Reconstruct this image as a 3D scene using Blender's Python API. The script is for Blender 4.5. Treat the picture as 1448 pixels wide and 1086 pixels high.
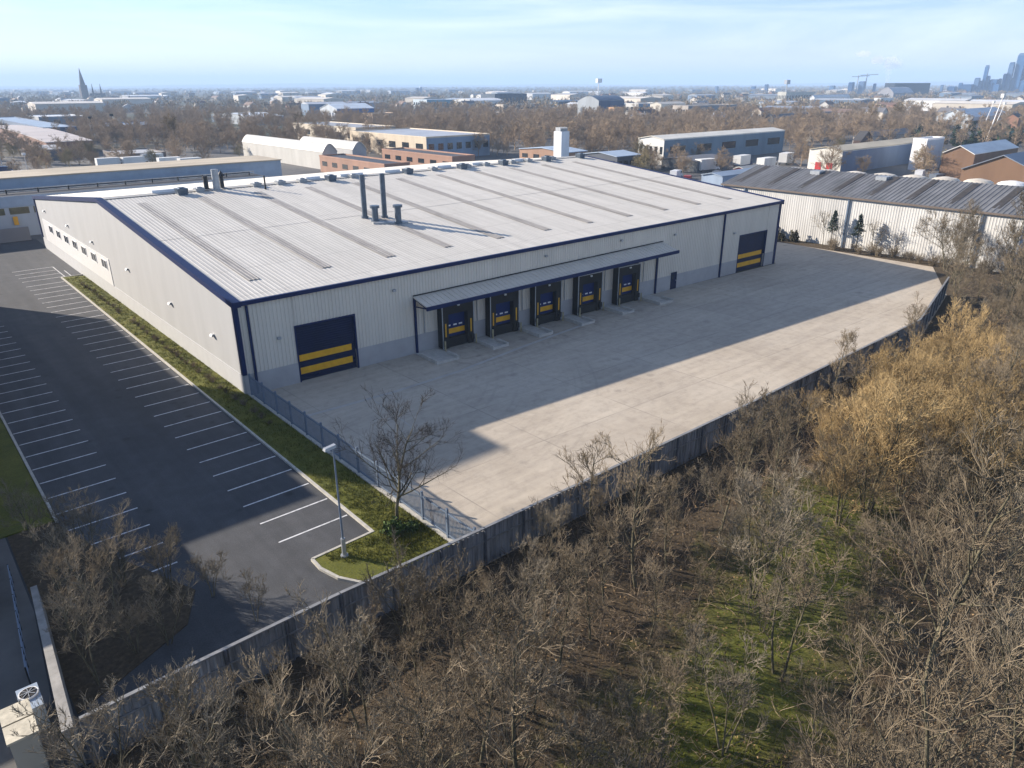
import bpy, math, random
import numpy as np
from mathutils import Vector, Matrix

for o in list(bpy.data.objects):
    bpy.data.objects.remove(o, do_unlink=True)
S = bpy.context.scene
COL = S.collection

# ------------------------------------------------------------------ camera
FPX, CX, CY, HOR = 1035.0, 724.0, 543.0, 119.6
CAM_H = 24.0
PITCH = math.atan((CY - HOR) / FPX)
HEAD = math.radians(49.2)
ROLL = math.radians(-0.2)
FW = np.array([math.cos(HEAD) * math.cos(PITCH), math.sin(HEAD) * math.cos(PITCH), -math.sin(PITCH)])
RT = np.array([math.sin(HEAD), -math.cos(HEAD), 0.0])
UP = np.cross(RT, FW)
_c, _s = math.cos(ROLL), math.sin(ROLL)
RT, UP = _c * RT + _s * UP, _c * UP - _s * RT
cam_d = bpy.data.cameras.new('camera')
cam_d.sensor_width = 36.0
cam_d.lens = 36.0 * FPX / 1448.0
cam_d.clip_start = 0.5
cam_d.clip_end = 60000.0
cam = bpy.data.objects.new('camera', cam_d)
COL.objects.link(cam)
cam.matrix_world = Matrix(((RT[0], UP[0], -FW[0], 0), (RT[1], UP[1], -FW[1], 0), (RT[2], UP[2], -FW[2], CAM_H), (0, 0, 0, 1)))
S.camera = cam

# ------------------------------------------------------------------ sky, sun, exposure
SUN_EL = math.radians(22.0)
SUN_AZ = (-0.50, 0.866)                       # horizontal direction TOWARDS the sun
w = bpy.data.worlds.new('World'); S.world = w; w.use_nodes = True
nt = w.node_tree
bg = nt.nodes['Background']
sky = nt.nodes.new('ShaderNodeTexSky'); sky.sky_type = 'NISHITA'; sky.sun_disc = False
sky.sun_elevation = SUN_EL
sky.sun_rotation = math.atan2(SUN_AZ[0], SUN_AZ[1]) % (2 * math.pi)
sky.altitude = 30; sky.air_density = 1.0; sky.dust_density = 0.0; sky.ozone_density = 3.0
# thin cirrus streaks
tc = nt.nodes.new('ShaderNodeTexCoord')
mp = nt.nodes.new('ShaderNodeMapping'); mp.inputs['Scale'].default_value = (1.0, 1.9, 12.0); mp.inputs['Rotation'].default_value = (0.12, 0.05, 0.6)
cn = nt.nodes.new('ShaderNodeTexNoise'); cn.inputs['Scale'].default_value = 1.6; cn.inputs['Detail'].default_value = 7; cn.inputs['Roughness'].default_value = 0.6; cn.inputs['Distortion'].default_value = 0.6
cr = nt.nodes.new('ShaderNodeValToRGB'); cr.color_ramp.elements[0].position = 0.45; cr.color_ramp.elements[1].position = 0.74
cr.color_ramp.elements[0].color = (0, 0, 0, 1); cr.color_ramp.elements[1].color = (0.52, 0.52, 0.52, 1)
mx = nt.nodes.new('ShaderNodeMix'); mx.data_type = 'RGBA'
nt.links.new(tc.outputs['Generated'], mp.inputs['Vector']); nt.links.new(mp.outputs['Vector'], cn.inputs['Vector'])
nt.links.new(cn.outputs['Fac'], cr.inputs['Fac']); nt.links.new(cr.outputs['Color'], mx.inputs[0])
hs = nt.nodes.new('ShaderNodeHueSaturation'); hs.inputs['Saturation'].default_value = 1.12
nt.links.new(sky.outputs['Color'], hs.inputs['Color']); tn = nt.nodes.new('ShaderNodeMix'); tn.data_type = 'RGBA'; tn.blend_type = 'MULTIPLY'; tn.inputs[0].default_value = 1.0; tn.inputs[7].default_value = (0.97, 0.91, 1.0, 1)
nt.links.new(hs.outputs['Color'], tn.inputs[6]); nt.links.new(tn.outputs[2], mx.inputs[6]); mx.inputs[7].default_value = (8.5, 8.7, 8.9, 1)
nt.links.new(mx.outputs[2], bg.inputs['Color'])
bg.inputs['Strength'].default_value = 0.075

sun_d = bpy.data.lights.new('sun', 'SUN'); sun_d.energy = 4.9; sun_d.angle = math.radians(0.5); sun_d.color = (1.0, 0.89, 0.76)
sun = bpy.data.objects.new('sun', sun_d); COL.objects.link(sun)
sd = Vector((-SUN_AZ[0] * math.cos(SUN_EL), -SUN_AZ[1] * math.cos(SUN_EL), -math.sin(SUN_EL)))
sun.rotation_euler = sd.to_track_quat('-Z', 'Y').to_euler(); sun.location = (-60, 100, 80)
S.view_settings.view_transform = 'Standard'; S.view_settings.look = 'None'
S.view_settings.exposure = 1.22; S.view_settings.gamma = 1.0
S.render.engine = 'CYCLES'
S.cycles.max_bounces = 4; S.cycles.diffuse_bounces = 2; S.cycles.glossy_bounces = 2; S.cycles.transparent_max_bounces = 8
S.cycles.volume_bounces = 1
S.cycles.use_denoising = True

# ------------------------------------------------------------------ projection helpers (where a sight line meets the ground)
def ray(u, v):
    return FW + RT * ((u - CX) / FPX) - UP * ((v - CY) / FPX)
def G(u, v, z=0.0):
    d = ray(u, v); t = (z - CAM_H) / d[2]
    return float(d[0] * t), float(d[1] * t)
def proj(x, y, z):
    d = np.array([x, y, z - CAM_H]); ww = d @ FW
    return CX + FPX * (d @ RT) / ww, CY - FPX * (d @ UP) / ww

# ------------------------------------------------------------------ materials
MATS = {}
def mat(name, col, rough=0.65, var=0.12, scale=1.0, metal=0.0, bump=0.0, bscale=8.0, rnd=0.0, stretch=(1, 1, 1), col2=None, spec=0.4, thr=(0.35, 0.7)):
    if name in MATS: return MATS[name]
    m = bpy.data.materials.new(name); m.use_nodes = True
    t = m.node_tree; b = t.nodes['Principled BSDF']
    b.inputs['Roughness'].default_value = rough; b.inputs['Metallic'].default_value = metal
    b.inputs['Specular IOR Level'].default_value = spec
    g = t.nodes.new('ShaderNodeNewGeometry')
    mpn = t.nodes.new('ShaderNodeMapping'); mpn.inputs['Scale'].default_value = stretch
    t.links.new(g.outputs['Position'], mpn.inputs['Vector'])
    n = t.nodes.new('ShaderNodeTexNoise'); n.inputs['Scale'].default_value = scale; n.inputs['Detail'].default_value = 6; n.inputs['Roughness'].default_value = 0.62
    t.links.new(mpn.outputs['Vector'], n.inputs['Vector'])
    r = t.nodes.new('ShaderNodeValToRGB')
    lo = [c * (1 - var) for c in col]; hi = [c * (1 + var) for c in (col2 or col)]
    r.color_ramp.elements[0].position = thr[0]; r.color_ramp.elements[1].position = thr[1]
    r.color_ramp.elements[0].color = (*lo, 1); r.color_ramp.elements[1].color = (*hi, 1)
    t.links.new(n.outputs['Fac'], r.inputs['Fac'])
    out = r.outputs['Color']
    if rnd:
        oi = t.nodes.new('ShaderNodeObjectInfo')
        hs = t.nodes.new('ShaderNodeHueSaturation')
        mr = t.nodes.new('ShaderNodeMapRange'); mr.inputs[3].default_value = 1 - rnd; mr.inputs[4].default_value = 1 + rnd
        t.links.new(oi.outputs['Random'], mr.inputs[0]); t.links.new(mr.outputs[0], hs.inputs['Value'])
        t.links.new(out, hs.inputs['Color']); out = hs.outputs['Color']
    t.links.new(out, b.inputs['Base Color'])
    if bump:
        n2 = t.nodes.new('ShaderNodeTexNoise'); n2.inputs['Scale'].default_value = bscale; n2.inputs['Detail'].default_value = 5
        t.links.new(mpn.outputs['Vector'], n2.inputs['Vector'])
        bp = t.nodes.new('ShaderNodeBump'); bp.inputs['Strength'].default_value = bump; bp.inputs['Distance'].default_value = 0.05
        t.links.new(n2.outputs['Fac'], bp.inputs['Height']); t.links.new(bp.outputs['Normal'], b.inputs['Normal'])
    MATS[name] = m
    return m

def link_noise(t, vec, scale, detail=6, rough=0.6):
    n = t.nodes.new('ShaderNodeTexNoise'); n.inputs['Scale'].default_value = scale; n.inputs['Detail'].default_value = detail; n.inputs['Roughness'].default_value = rough
    t.links.new(vec, n.inputs['Vector']); return n.outputs['Fac']
def ramp(t, fac, stops):
    r = t.nodes.new('ShaderNodeValToRGB')
    while len(r.color_ramp.elements) < len(stops): r.color_ramp.elements.new(0.5)
    for e, (p, c) in zip(r.color_ramp.elements, stops): e.position = p; e.color = (*c, 1)
    t.links.new(fac, r.inputs['Fac']); return r.outputs['Color']
def mixc(t, fac, a, b, mode='MIX'):
    n = t.nodes.new('ShaderNodeMix'); n.data_type = 'RGBA'; n.blend_type = mode
    if isinstance(fac, float): n.inputs[0].default_value = fac
    else: t.links.new(fac, n.inputs[0])
    for i, c in ((6, a), (7, b)):
        if isinstance(c, tuple): n.inputs[i].default_value = (*c, 1)
        else: t.links.new(c, n.inputs[i])
    return n.outputs[2]
def mth(t, op, a, b=None, c=None):
    n = t.nodes.new('ShaderNodeMath'); n.operation = op
    for i, x in enumerate((a, b, c)):
        if x is None: continue
        if isinstance(x, (int, float)): n.inputs[i].default_value = x
        else: t.links.new(x, n.inputs[i])
    return n.outputs[0]
def newmat(name, rough=0.8):
    m = bpy.data.materials.new(name); m.use_nodes = True; t = m.node_tree
    b = t.nodes['Principled BSDF']; b.inputs['Roughness'].default_value = rough; b.inputs['Specular IOR Level'].default_value = 0.3
    g = t.nodes.new('ShaderNodeNewGeometry'); sep = t.nodes.new('ShaderNodeSeparateXYZ'); t.links.new(g.outputs['Position'], sep.inputs[0])
    return m, t, b, g.outputs['Position'], sep.outputs[0], sep.outputs[1], sep.outputs[2]
def bumpn(t, b, fac, strength, dist=0.05):
    bp = t.nodes.new('ShaderNodeBump'); bp.inputs['Strength'].default_value = strength; bp.inputs['Distance'].default_value = dist
    t.links.new(fac, bp.inputs['Height']); t.links.new(bp.outputs['Normal'], b.inputs['Normal'])


M_clad = mat('cladding', (0.62, 0.565, 0.485), 0.5, 0.07, 0.6, stretch=(1, 1, 0.15))
M_gable = mat('gable cladding', (0.395, 0.40, 0.40), 0.55, 0.05, 0.5, stretch=(1, 1, 0.2))
M_litband = mat('lit panel white', (0.60, 0.60, 0.59), 0.5, 0.04)
M_plinth = mat('plinth panel', (0.37, 0.36, 0.36), 0.6, 0.08, 0.8)
M_roof, t, b, P, X, Y, Z = newmat('roof sheet', 0.6)
mpn = t.nodes.new('ShaderNodeMapping'); mpn.inputs['Scale'].default_value = (1.8, 0.10, 0.4); t.links.new(P, mpn.inputs['Vector'])
s1 = link_noise(t, mpn.outputs['Vector'], 0.8, 6); s2 = link_noise(t, P, 0.06, 6); s3 = link_noise(t, P, 1.6, 6, 0.7)
cc = ramp(t, s1, [(0.3, (0.47, 0.45, 0.41)), (0.55, (0.535, 0.512, 0.467)), (0.75, (0.565, 0.542, 0.495))])
cc = mixc(t, 1.0, cc, ramp(t, s2, [(0.3, (0.93, 0.93, 0.93)), (0.7, (1.05, 1.05, 1.05))]), 'MULTIPLY')
cc = mixc(t, 1.0, cc, ramp(t, s3, [(0.25, (0.92, 0.915, 0.91)), (0.5, (1.0, 1.0, 1.0)), (0.8, (1.02, 1.02, 1.02))]), 'MULTIPLY')
lap = mth(t, 'LESS_THAN', mth(t, 'FRACT', mth(t, 'DIVIDE', Y, 6.45)), 0.018)
cc = mixc(t, mth(t, 'MULTIPLY', lap, 0.35), cc, (0.24, 0.23, 0.21))
pan = t.nodes.new('ShaderNodeTexWhiteNoise'); pan.noise_dimensions = '2D'; cb = t.nodes.new('ShaderNodeCombineXYZ')
t.links.new(mth(t, 'FLOOR', mth(t, 'DIVIDE', X, 1.0)), cb.inputs[0]); t.links.new(mth(t, 'FLOOR', mth(t, 'DIVIDE', Y, 6.45)), cb.inputs[1]); t.links.new(cb.outputs[0], pan.inputs['Vector'])
cc = mixc(t, 1.0, cc, ramp(t, pan.outputs['Value'], [(0.0, (0.97, 0.97, 0.97)), (1.0, (1.03, 1.03, 1.03))]), 'MULTIPLY')
t.links.new(cc, b.inputs['Base Color'])
M_rlight = mat('rooflight sheet', (0.29, 0.27, 0.245), 0.5, 0.22, 1.2, stretch=(2, 0.3, 1))
M_blue = mat('blue trim', (0.004, 0.015, 0.072), 0.5, 0.1, spec=0.2)
M_navy = mat('navy door', (0.003, 0.009, 0.042), 0.5, 0.2, 0.8, spec=0.2)
M_yel = mat('yellow panel', (0.70, 0.36, 0.012), 0.5, 0.12, 1.5)
M_black = mat('black rubber', (0.022, 0.021, 0.019), 0.75, 0.3, 2)
M_galv = mat('galvanised steel', (0.36, 0.38, 0.40), 0.45, 0.15, 3, metal=0.4)
M_flue = mat('flue steel', (0.12, 0.15, 0.19), 0.4, 0.2, 2, metal=0.6)
M_glass = mat('dark glass', (0.02, 0.025, 0.03), 0.12, 0.3, 1, spec=0.6)
M_white = mat('white paint', (0.72, 0.72, 0.71), 0.5, 0.06, 2)
M_conc = mat('concrete trim', (0.36, 0.34, 0.30), 0.85, 0.2, 2.2, bump=0.2)
M_kerb = mat('kerb concrete', (0.42, 0.40, 0.35), 0.85, 0.18, 3)
M_rail = mat('railing paint', (0.14, 0.18, 0.24), 0.45, 0.15, 2)
M_dark = mat('dark gap', (0.015, 0.015, 0.016), 0.9, 0.2)

# ------------------------------------------------------------------ mesh helpers
class MB:
    """collects shapes into one mesh"""
    def __init__(s, T=None): s.v = []; s.f = []; s.T = T
    def add(s, vs, fs):
        b = len(s.v)
        s.v += [s.T(*p) for p in vs] if s.T else [tuple(p) for p in vs]
        s.f += [tuple(b + i for i in f) for f in fs]
        return s
    def box(s, x0, y0, z0, x1, y1, z1):
        return s.add([(x0, y0, z0), (x1, y0, z0), (x1, y1, z0), (x0, y1, z0), (x0, y0, z1), (x1, y0, z1), (x1, y1, z1), (x0, y1, z1)],
                     [(0, 3, 2, 1), (4, 5, 6, 7), (0, 1, 5, 4), (1, 2, 6, 5), (2, 3, 7, 6), (3, 0, 4, 7)])
    def hexa(s, p):  # 8 points: bottom loop then top loop
        return s.add(p, [(0, 3, 2, 1), (4, 5, 6, 7), (0, 1, 5, 4), (1, 2, 6, 5), (2, 3, 7, 6), (3, 0, 4, 7)])
    def bar(s, a, b, w, h=None):  # square bar between two points
        a = Vector(a); b = Vector(b); d = (b - a).normalized(); h = h or w
        r = d.cross(Vector((0, 0, 1)));
        if r.length < 1e-3: r = Vector((1, 0, 0))
        r.normalize(); u = r.cross(d)
        P = [q + r * sx * w / 2 + u * sz * h / 2 for q in (a, b) for sx, sz in ((-1, -1), (1, -1), (1, 1), (-1, 1))]
        return s.hexa([tuple(p) for p in P])
    def cyl(s, a, b, r0, r1=None, n=12, cap=True):
        r1 = r0 if r1 is None else r1
        a = Vector(a); b = Vector(b); d = (b - a).normalized()
        r = d.cross(Vector((0, 0, 1)))
        if r.length < 1e-3: r = Vector((1, 0, 0))
        r.normalize(); u = r.cross(d)
        vs = []
        for q, rr in ((a, r0), (b, r1)):
            for i in range(n):
                t = 2 * math.pi * i / n
                vs.append(tuple(q + r * math.cos(t) * rr + u * math.sin(t) * rr))
        fs = [(i, (i + 1) % n, n + (i + 1) % n, n + i) for i in range(n)]
        if cap: fs += [tuple(range(n - 1, -1, -1)), tuple(range(n, 2 * n))]
        return s.add(vs, fs)
    def prism(s, poly, z0, z1):
        n = len(poly)
        return s.add([(x, y, z0) for x, y in poly] + [(x, y, z1) for x, y in poly],
                     [tuple(range(n - 1, -1, -1)), tuple(range(n, 2 * n))] + [(i, (i + 1) % n, n + (i + 1) % n, n + i) for i in range(n)])
    def mesh(s, name, m):
        me = bpy.data.meshes.new(name); me.from_pydata(s.v, [], s.f); me.update()
        if m: me.materials.append(m)
        return me
    def build(s, name, m, parent=None, smooth=False):
        me = s.mesh(name, m)
        if smooth:
            me.polygons.foreach_set('use_smooth', [True] * len(me.polygons))
        o = bpy.data.objects.new(name, me); COL.objects.link(o)
        if parent:
            o.parent = parent
            o.matrix_parent_inverse = Matrix.Translation(-Vector(parent.location)) if parent.type == 'EMPTY' else Matrix.Identity(4)
        return o
def sub(o, root):   # sub-part built in world coordinates under a part of root
    o.matrix_parent_inverse = Matrix.Identity(4); return o
def tag(o, label=None, cat=None, group=None, kind=None):
    if label: o['label'] = label
    if cat: o['category'] = cat
    if group: o['group'] = group
    if kind: o['kind'] = kind
    return o
def empty(name, loc, label, cat, group=None, rz=0.0):
    o = bpy.data.objects.new(name, None); COL.objects.link(o); o.location = loc; o.rotation_euler = (0, 0, rz)
    o.empty_display_size = 0.5
    return tag(o, label, cat, group)
def copy_tree(o, parent=None):
    c = o.copy(); COL.objects.link(c)
    if parent: c.parent = parent; c.matrix_parent_inverse = o.matrix_parent_inverse.copy()
    for ch in list(o.children): copy_tree(ch, c)
    return c

def mesh_np(name, V, Q, m):
    me = bpy.data.meshes.new(name)
    V = np.asarray(V, np.float32); Q = np.asarray(Q, np.int32); k = Q.shape[1]
    me.vertices.add(len(V)); me.vertices.foreach_set('co', V.ravel())
    me.loops.add(Q.size); me.loops.foreach_set('vertex_index', Q.ravel())
    me.polygons.add(len(Q)); me.polygons.foreach_set('loop_start', np.arange(0, Q.size, k, dtype=np.int32))
    me.update(calc_edges=True)
    if m: me.materials.append(m)
    return me
def obj(name, me, parent=None, loc=None):
    o = bpy.data.objects.new(name, me); COL.objects.link(o)
    if parent: o.parent = parent
    if loc is not None: o.location = loc
    return o

# ------------------------------------------------------------------ ground
# wide land: brown, green and grey patches of winter suburb
m, t, b, P, X, Y, Z = newmat('land')
f1 = link_noise(t, P, 0.006, 8, 0.65); f2 = link_noise(t, P, 0.05, 6)
c1 = ramp(t, f1, [(0.3, (0.045, 0.038, 0.026)), (0.45, (0.075, 0.06, 0.042)), (0.55, (0.05, 0.06, 0.025)), (0.7, (0.11, 0.10, 0.09))])
c2 = ramp(t, f2, [(0.35, (0.55, 0.55, 0.55)), (0.7, (1.3, 1.25, 1.2))])
t.links.new(mixc(t, 1.0, c1, c2, 'MULTIPLY'), b.inputs['Base Color'])
M_land = m
o = MB().add([(-16000, -3000, -0.06), (16000, -3000, -0.06), (16000, 16000, -0.06), (-16000, 16000, -0.06)], [(0, 1, 2, 3)]).build('ground', M_land); tag(o, kind='structure')

# grey hardstanding round the estate behind
m, t, b, P, X, Y, Z = newmat('estate hardstanding')
f1 = link_noise(t, P, 0.04, 8); f2 = link_noise(t, P, 0.6, 5)
c1 = ramp(t, f1, [(0.35, (0.06, 0.062, 0.066)), (0.6, (0.13, 0.125, 0.115)), (0.75, (0.20, 0.18, 0.15))])
t.links.new(mixc(t, 0.25, c1, ramp(t, f2, [(0.3, (0.05, 0.05, 0.05)), (0.7, (0.2, 0.19, 0.18))])), b.inputs['Base Color'])
M_hard = m
o = MB().add([(-120, 113, -0.04), (430, 20, -0.04), (470, 150, -0.04), (330, 250, -0.04), (150, 330, -0.04), (-60, 340, -0.04)], [(0, 1, 2, 3, 4, 5)]).build('estate_road', M_hard); tag(o, kind='structure')

# asphalt car park
m, t, b, P, X, Y, Z = newmat('asphalt', 0.82)
f1 = link_noise(t, P, 0.12, 7); f2 = link_noise(t, P, 14.0, 4); f3 = link_noise(t, P, 0.9, 5)
c1 = ramp(t, f1, [(0.3, (0.040, 0.043, 0.048)), (0.7, (0.064, 0.066, 0.070))])
c2 = ramp(t, f2, [(0.3, (0.75, 0.75, 0.75)), (0.7, (1.3, 1.3, 1.3))])
c3 = ramp(t, f3, [(0.4, (0.9, 0.9, 0.9)), (0.75, (1.15, 1.15, 1.15))])
cc = mixc(t, 1.0, mixc(t, 1.0, c1, c2, 'MULTIPLY'), c3, 'MULTIPLY')
mpn = t.nodes.new('ShaderNodeMapping'); mpn.inputs['Scale'].default_value = (1.1, 0.05, 1); t.links.new(P, mpn.inputs['Vector'])
cc = mixc(t, 1.0, cc, ramp(t, link_noise(t, mpn.outputs['Vector'], 0.8, 4), [(0.35, (0.85, 0.85, 0.85)), (0.7, (1.22, 1.2, 1.18))]), 'MULTIPLY')
vo = t.nodes.new('ShaderNodeTexVoronoi'); vo.inputs['Scale'].default_value = 0.42; t.links.new(P, vo.inputs['Vector'])
cc = mixc(t, ramp(t, mth(t, 'ADD', vo.outputs['Distance'], mth(t, 'MULTIPLY', f3, 0.25)), [(0.17, (0.6, 0.6, 0.6)), (0.27, (0, 0, 0))]), cc, (0.018, 0.018, 0.019))
t.links.new(cc, b.inputs['Base Color']); bumpn(t, b, f2, 0.25, 0.02)
M_asph = m
o = MB().prism([(-3, 26.1), (20.2, 26.1), (20.2, 147), (-25, 147), (-25, 110), (3.9, 110), (3.9, 46), (-3, 46)], -0.3, 0.0).build('car_park', M_asph); tag(o, kind='structure')

# concrete yard
m, t, b, P, X, Y, Z = newmat('yard concrete', 0.85)
f1 = link_noise(t, P, 0.09, 8, 0.65); f2 = link_noise(t, P, 1.2, 7, 0.7); f4 = link_noise(t, P, 25.0, 3)
mpn = t.nodes.new('ShaderNodeMapping'); mpn.inputs['Scale'].default_value = (0.12, 1.4, 1); mpn.inputs['Rotation'].default_value = (0, 0, -0.04); t.links.new(P, mpn.inputs['Vector'])
f3 = link_noise(t, mpn.outputs['Vector'], 1.0, 6)
c1 = ramp(t, f1, [(0.3, (0.36, 0.31, 0.247)), (0.5, (0.425, 0.37, 0.298)), (0.72, (0.465, 0.412, 0.338))])
c2 = ramp(t, f2, [(0.28, (0.80, 0.80, 0.80)), (0.5, (1.0, 1.0, 1.0)), (0.75, (1.07, 1.07, 1.06))])
c3 = ramp(t, f3, [(0.3, (0.88, 0.88, 0.89)), (0.65, (1.05, 1.05, 1.05))])
cc = mixc(t, 1.0, mixc(t, 1.0, c1, c2, 'MULTIPLY'), c3, 'MULTIPLY')
def joint(coord, period, off, wid):
    fr = mth(t, 'FRACT', mth(t, 'DIVIDE', mth(t, 'ADD', coord, off), period))
    return mth(t, 'LESS_THAN', fr, wid / period)
rx = mth(t, 'ADD', X, mth(t, 'MULTIPLY', Y, 0.036)); ry = mth(t, 'SUBTRACT', Y, mth(t, 'MULTIPLY', X, -0.036))
jj = mth(t, 'MAXIMUM', joint(rx, 9.3, 3.0, 0.09), joint(ry, 7.4, 1.2, 0.09))
slab = t.nodes.new('ShaderNodeTexWhiteNoise'); slab.noise_dimensions = '2D'; sc_ = t.nodes.new('ShaderNodeCombineXYZ')
t.links.new(mth(t, 'FLOOR', mth(t, 'DIVIDE', mth(t, 'ADD', rx, 3.0), 9.3)), sc_.inputs[0]); t.links.new(mth(t, 'FLOOR', mth(t, 'DIVIDE', mth(t, 'ADD', ry, 1.2), 7.4)), sc_.inputs[1]); t.links.new(sc_.outputs[0], slab.inputs['Vector'])
cc = mixc(t, 1.0, cc, ramp(t, slab.outputs['Value'], [(0.0, (0.955, 0.955, 0.955)), (1.0, (1.035, 1.035, 1.03))]), 'MULTIPLY')
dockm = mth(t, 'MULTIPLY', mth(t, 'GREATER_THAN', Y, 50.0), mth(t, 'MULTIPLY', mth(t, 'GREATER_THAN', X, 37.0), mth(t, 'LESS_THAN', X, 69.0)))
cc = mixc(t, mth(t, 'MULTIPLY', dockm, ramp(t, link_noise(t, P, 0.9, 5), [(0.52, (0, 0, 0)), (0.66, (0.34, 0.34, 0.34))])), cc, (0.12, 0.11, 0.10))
vs_ = t.nodes.new('ShaderNodeTexVoronoi'); vs_.inputs['Scale'].default_value = 0.28; t.links.new(P, vs_.inputs['Vector'])
cc = mixc(t, ramp(t, mth(t, 'ADD', vs_.outputs['Distance'], mth(t, 'MULTIPLY', f2, 0.22)), [(0.16, (0.35, 0.35, 0.35)), (0.26, (0, 0, 0))]), cc, (0.16, 0.145, 0.125))
jn = mth(t, 'MULTIPLY', jj, ramp(t, link_noise(t, P, 0.3, 3), [(0.4, (0.1, 0.1, 0.1)), (0.6, (0.5, 0.5, 0.5))]))
cc = mixc(t, jn, cc, (0.15, 0.14, 0.125))
def arcs(cx_, cy_, r_lo, r_hi, seed):
    rr_ = mth(t, 'SQRT', mth(t, 'ADD', mth(t, 'POWER', mth(t, 'SUBTRACT', X, cx_), 2.0), mth(t, 'POWER', mth(t, 'SUBTRACT', Y, cy_), 2.0)))
    nz = t.nodes.new('ShaderNodeTexNoise'); nz.noise_dimensions = '1D'; nz.inputs['Scale'].default_value = 2.2; nz.inputs['Detail'].default_value = 3
    t.links.new(mth(t, 'ADD', rr_, seed), nz.inputs['W'])
    ins = mth(t, 'MULTIPLY', mth(t, 'GREATER_THAN', rr_, r_lo), mth(t, 'LESS_THAN', rr_, r_hi))
    k = ramp(t, nz.outputs['Fac'], [(0.54, (0, 0, 0)), (0.66, (0.13, 0.13, 0.13))])
    return mth(t, 'MULTIPLY', mth(t, 'MULTIPLY', ins, k), ramp(t, link_noise(t, P, 0.16, 4), [(0.42, (0, 0, 0)), (0.66, (1, 1, 1))]))
cc = mixc(t, mth(t, 'MAXIMUM', arcs(22.0, 60.0, 8.0, 30.0, 3.0), arcs(72.0, 62.0, 10.0, 34.0, 17.0)), cc, (0.13, 0.12, 0.11))
t.links.new(cc, b.inputs['Base Color']); bumpn(t, b, f4, 0.15, 0.02)
M_yard = m
o = MB().prism([(20.45, 25.9), (76, 25.9), (97, 31), (111.5, 38.2), (111.3, 62), (97.2, 64), (97.2, 54.0), (20.45, 57.6)], -0.3, 0.004).build('concrete_yard', M_yard); tag(o, kind='structure')
# pale drain line across the yard
M_drain = mat('drain line', (0.41, 0.385, 0.35), 0.8, 0.12, 1.0, spec=0.2)
def ribbon(mb, pts, wd, z):
    for a, c in zip(pts, pts[1:]):
        a = Vector(a); c = Vector(c); d = (c - a).normalized(); n = Vector((-d.y, d.x)) * wd / 2
        mb.add([(a.x - n.x, a.y - n.y, z), (c.x - n.x, c.y - n.y, z), (c.x + n.x, c.y + n.y, z), (a.x + n.x, a.y + n.y, z)], [(0, 1, 2, 3)])
mb = MB(); ribbon(mb, [(22.0, 50.0), (30, 49.65), (37, 49.9), (45, 51.0), (57, 52.3)], 0.38, 0.009)
ribbon(mb, [(27.5, 49.3), (27.0, 43)], 0.08, 0.009)
tag(mb.build('drain_channel', M_drain), kind='structure')

# woodland floor: leaf litter with a mossy clearing
m, t, b, P, X, Y, Z = newmat('woodland floor', 0.95)
f1 = link_noise(t, P, 0.35, 8, 0.65); f2 = link_noise(t, P, 3.5, 8, 0.75); f3 = link_noise(t, P, 0.5, 5)
cl = ramp(t, f2, [(0.25, (0.022, 0.016, 0.009)), (0.5, (0.065, 0.047, 0.027)), (0.75, (0.13, 0.095, 0.055))])
cg = ramp(t, f2, [(0.25, (0.03, 0.033, 0.006)), (0.5, (0.09, 0.098, 0.013)), (0.75, (0.155, 0.155, 0.03))])
# distance from the clearing's centre line (18,11) - (36,15)
ax, ay, bx, by = 15.0, 10.0, 40.0, 16.0
L2 = (bx - ax) ** 2 + (by - ay) ** 2
pa = mth(t, 'SUBTRACT', X, ax); pb = mth(t, 'SUBTRACT', Y, ay)
hh = mth(t, 'DIVIDE', mth(t, 'ADD', mth(t, 'MULTIPLY', pa, bx - ax), mth(t, 'MULTIPLY', pb, by - ay)), L2)
hh = mth(t, 'MINIMUM', mth(t, 'MAXIMUM', hh, 0.0), 1.0)
dx = mth(t, 'SUBTRACT', pa, mth(t, 'MULTIPLY', hh, bx - ax)); dy = mth(t, 'SUBTRACT', pb, mth(t, 'MULTIPLY', hh, by - ay))
dd = mth(t, 'SQRT', mth(t, 'ADD', mth(t, 'MULTIPLY', dx, dx), mth(t, 'MULTIPLY', dy, dy)))
msk = mth(t, 'SUBTRACT', 1.2, mth(t, 'DIVIDE', dd, 4.2)); msk = mth(t, 'ADD', msk, mth(t, 'MULTIPLY', mth(t, 'SUBTRACT', f3, 0.5), 2.6))
msk = mth(t, 'MINIMUM', mth(t, 'MAXIMUM', msk, 0.0), 1.0)
t.links.new(mixc(t, msk, cl, cg), b.inputs['Base Color']); bumpn(t, b, f2, 0.8, 0.12)
M_floor = m
rng = np.random.default_rng(5)
nx, ny = 90, 50
xs = np.linspace(-12, 190, nx); ys = np.linspace(-30, 25.8, ny)
V = np.array([(x, y, 0.25 * math.sin(x * 0.31 + y * 0.2) * math.sin(y * 0.37 + 1) + 0.24) for y in ys for x in xs]); V[:, 2] += rng.normal(0, 0.06, len(V)); V[-nx:, 2] = 0.0
Q = np.array([(j * nx + i, j * nx + i + 1, (j + 1) * nx + i + 1, (j + 1) * nx + i) for j in range(ny - 1) for i in range(nx - 1)])
o = obj('woodland_floor', mesh_np('woodland_floor', V, Q, M_floor)); tag(o, kind='structure')
o = MB().prism([(80, 25.7), (190, 25.7), (190, 46), (112.4, 75), (111.6, 62), (111.8, 38.0), (94, 30.7), (76, 26.6)], -0.4, -0.02).build('bank', M_floor); tag(o, kind='structure')

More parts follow.
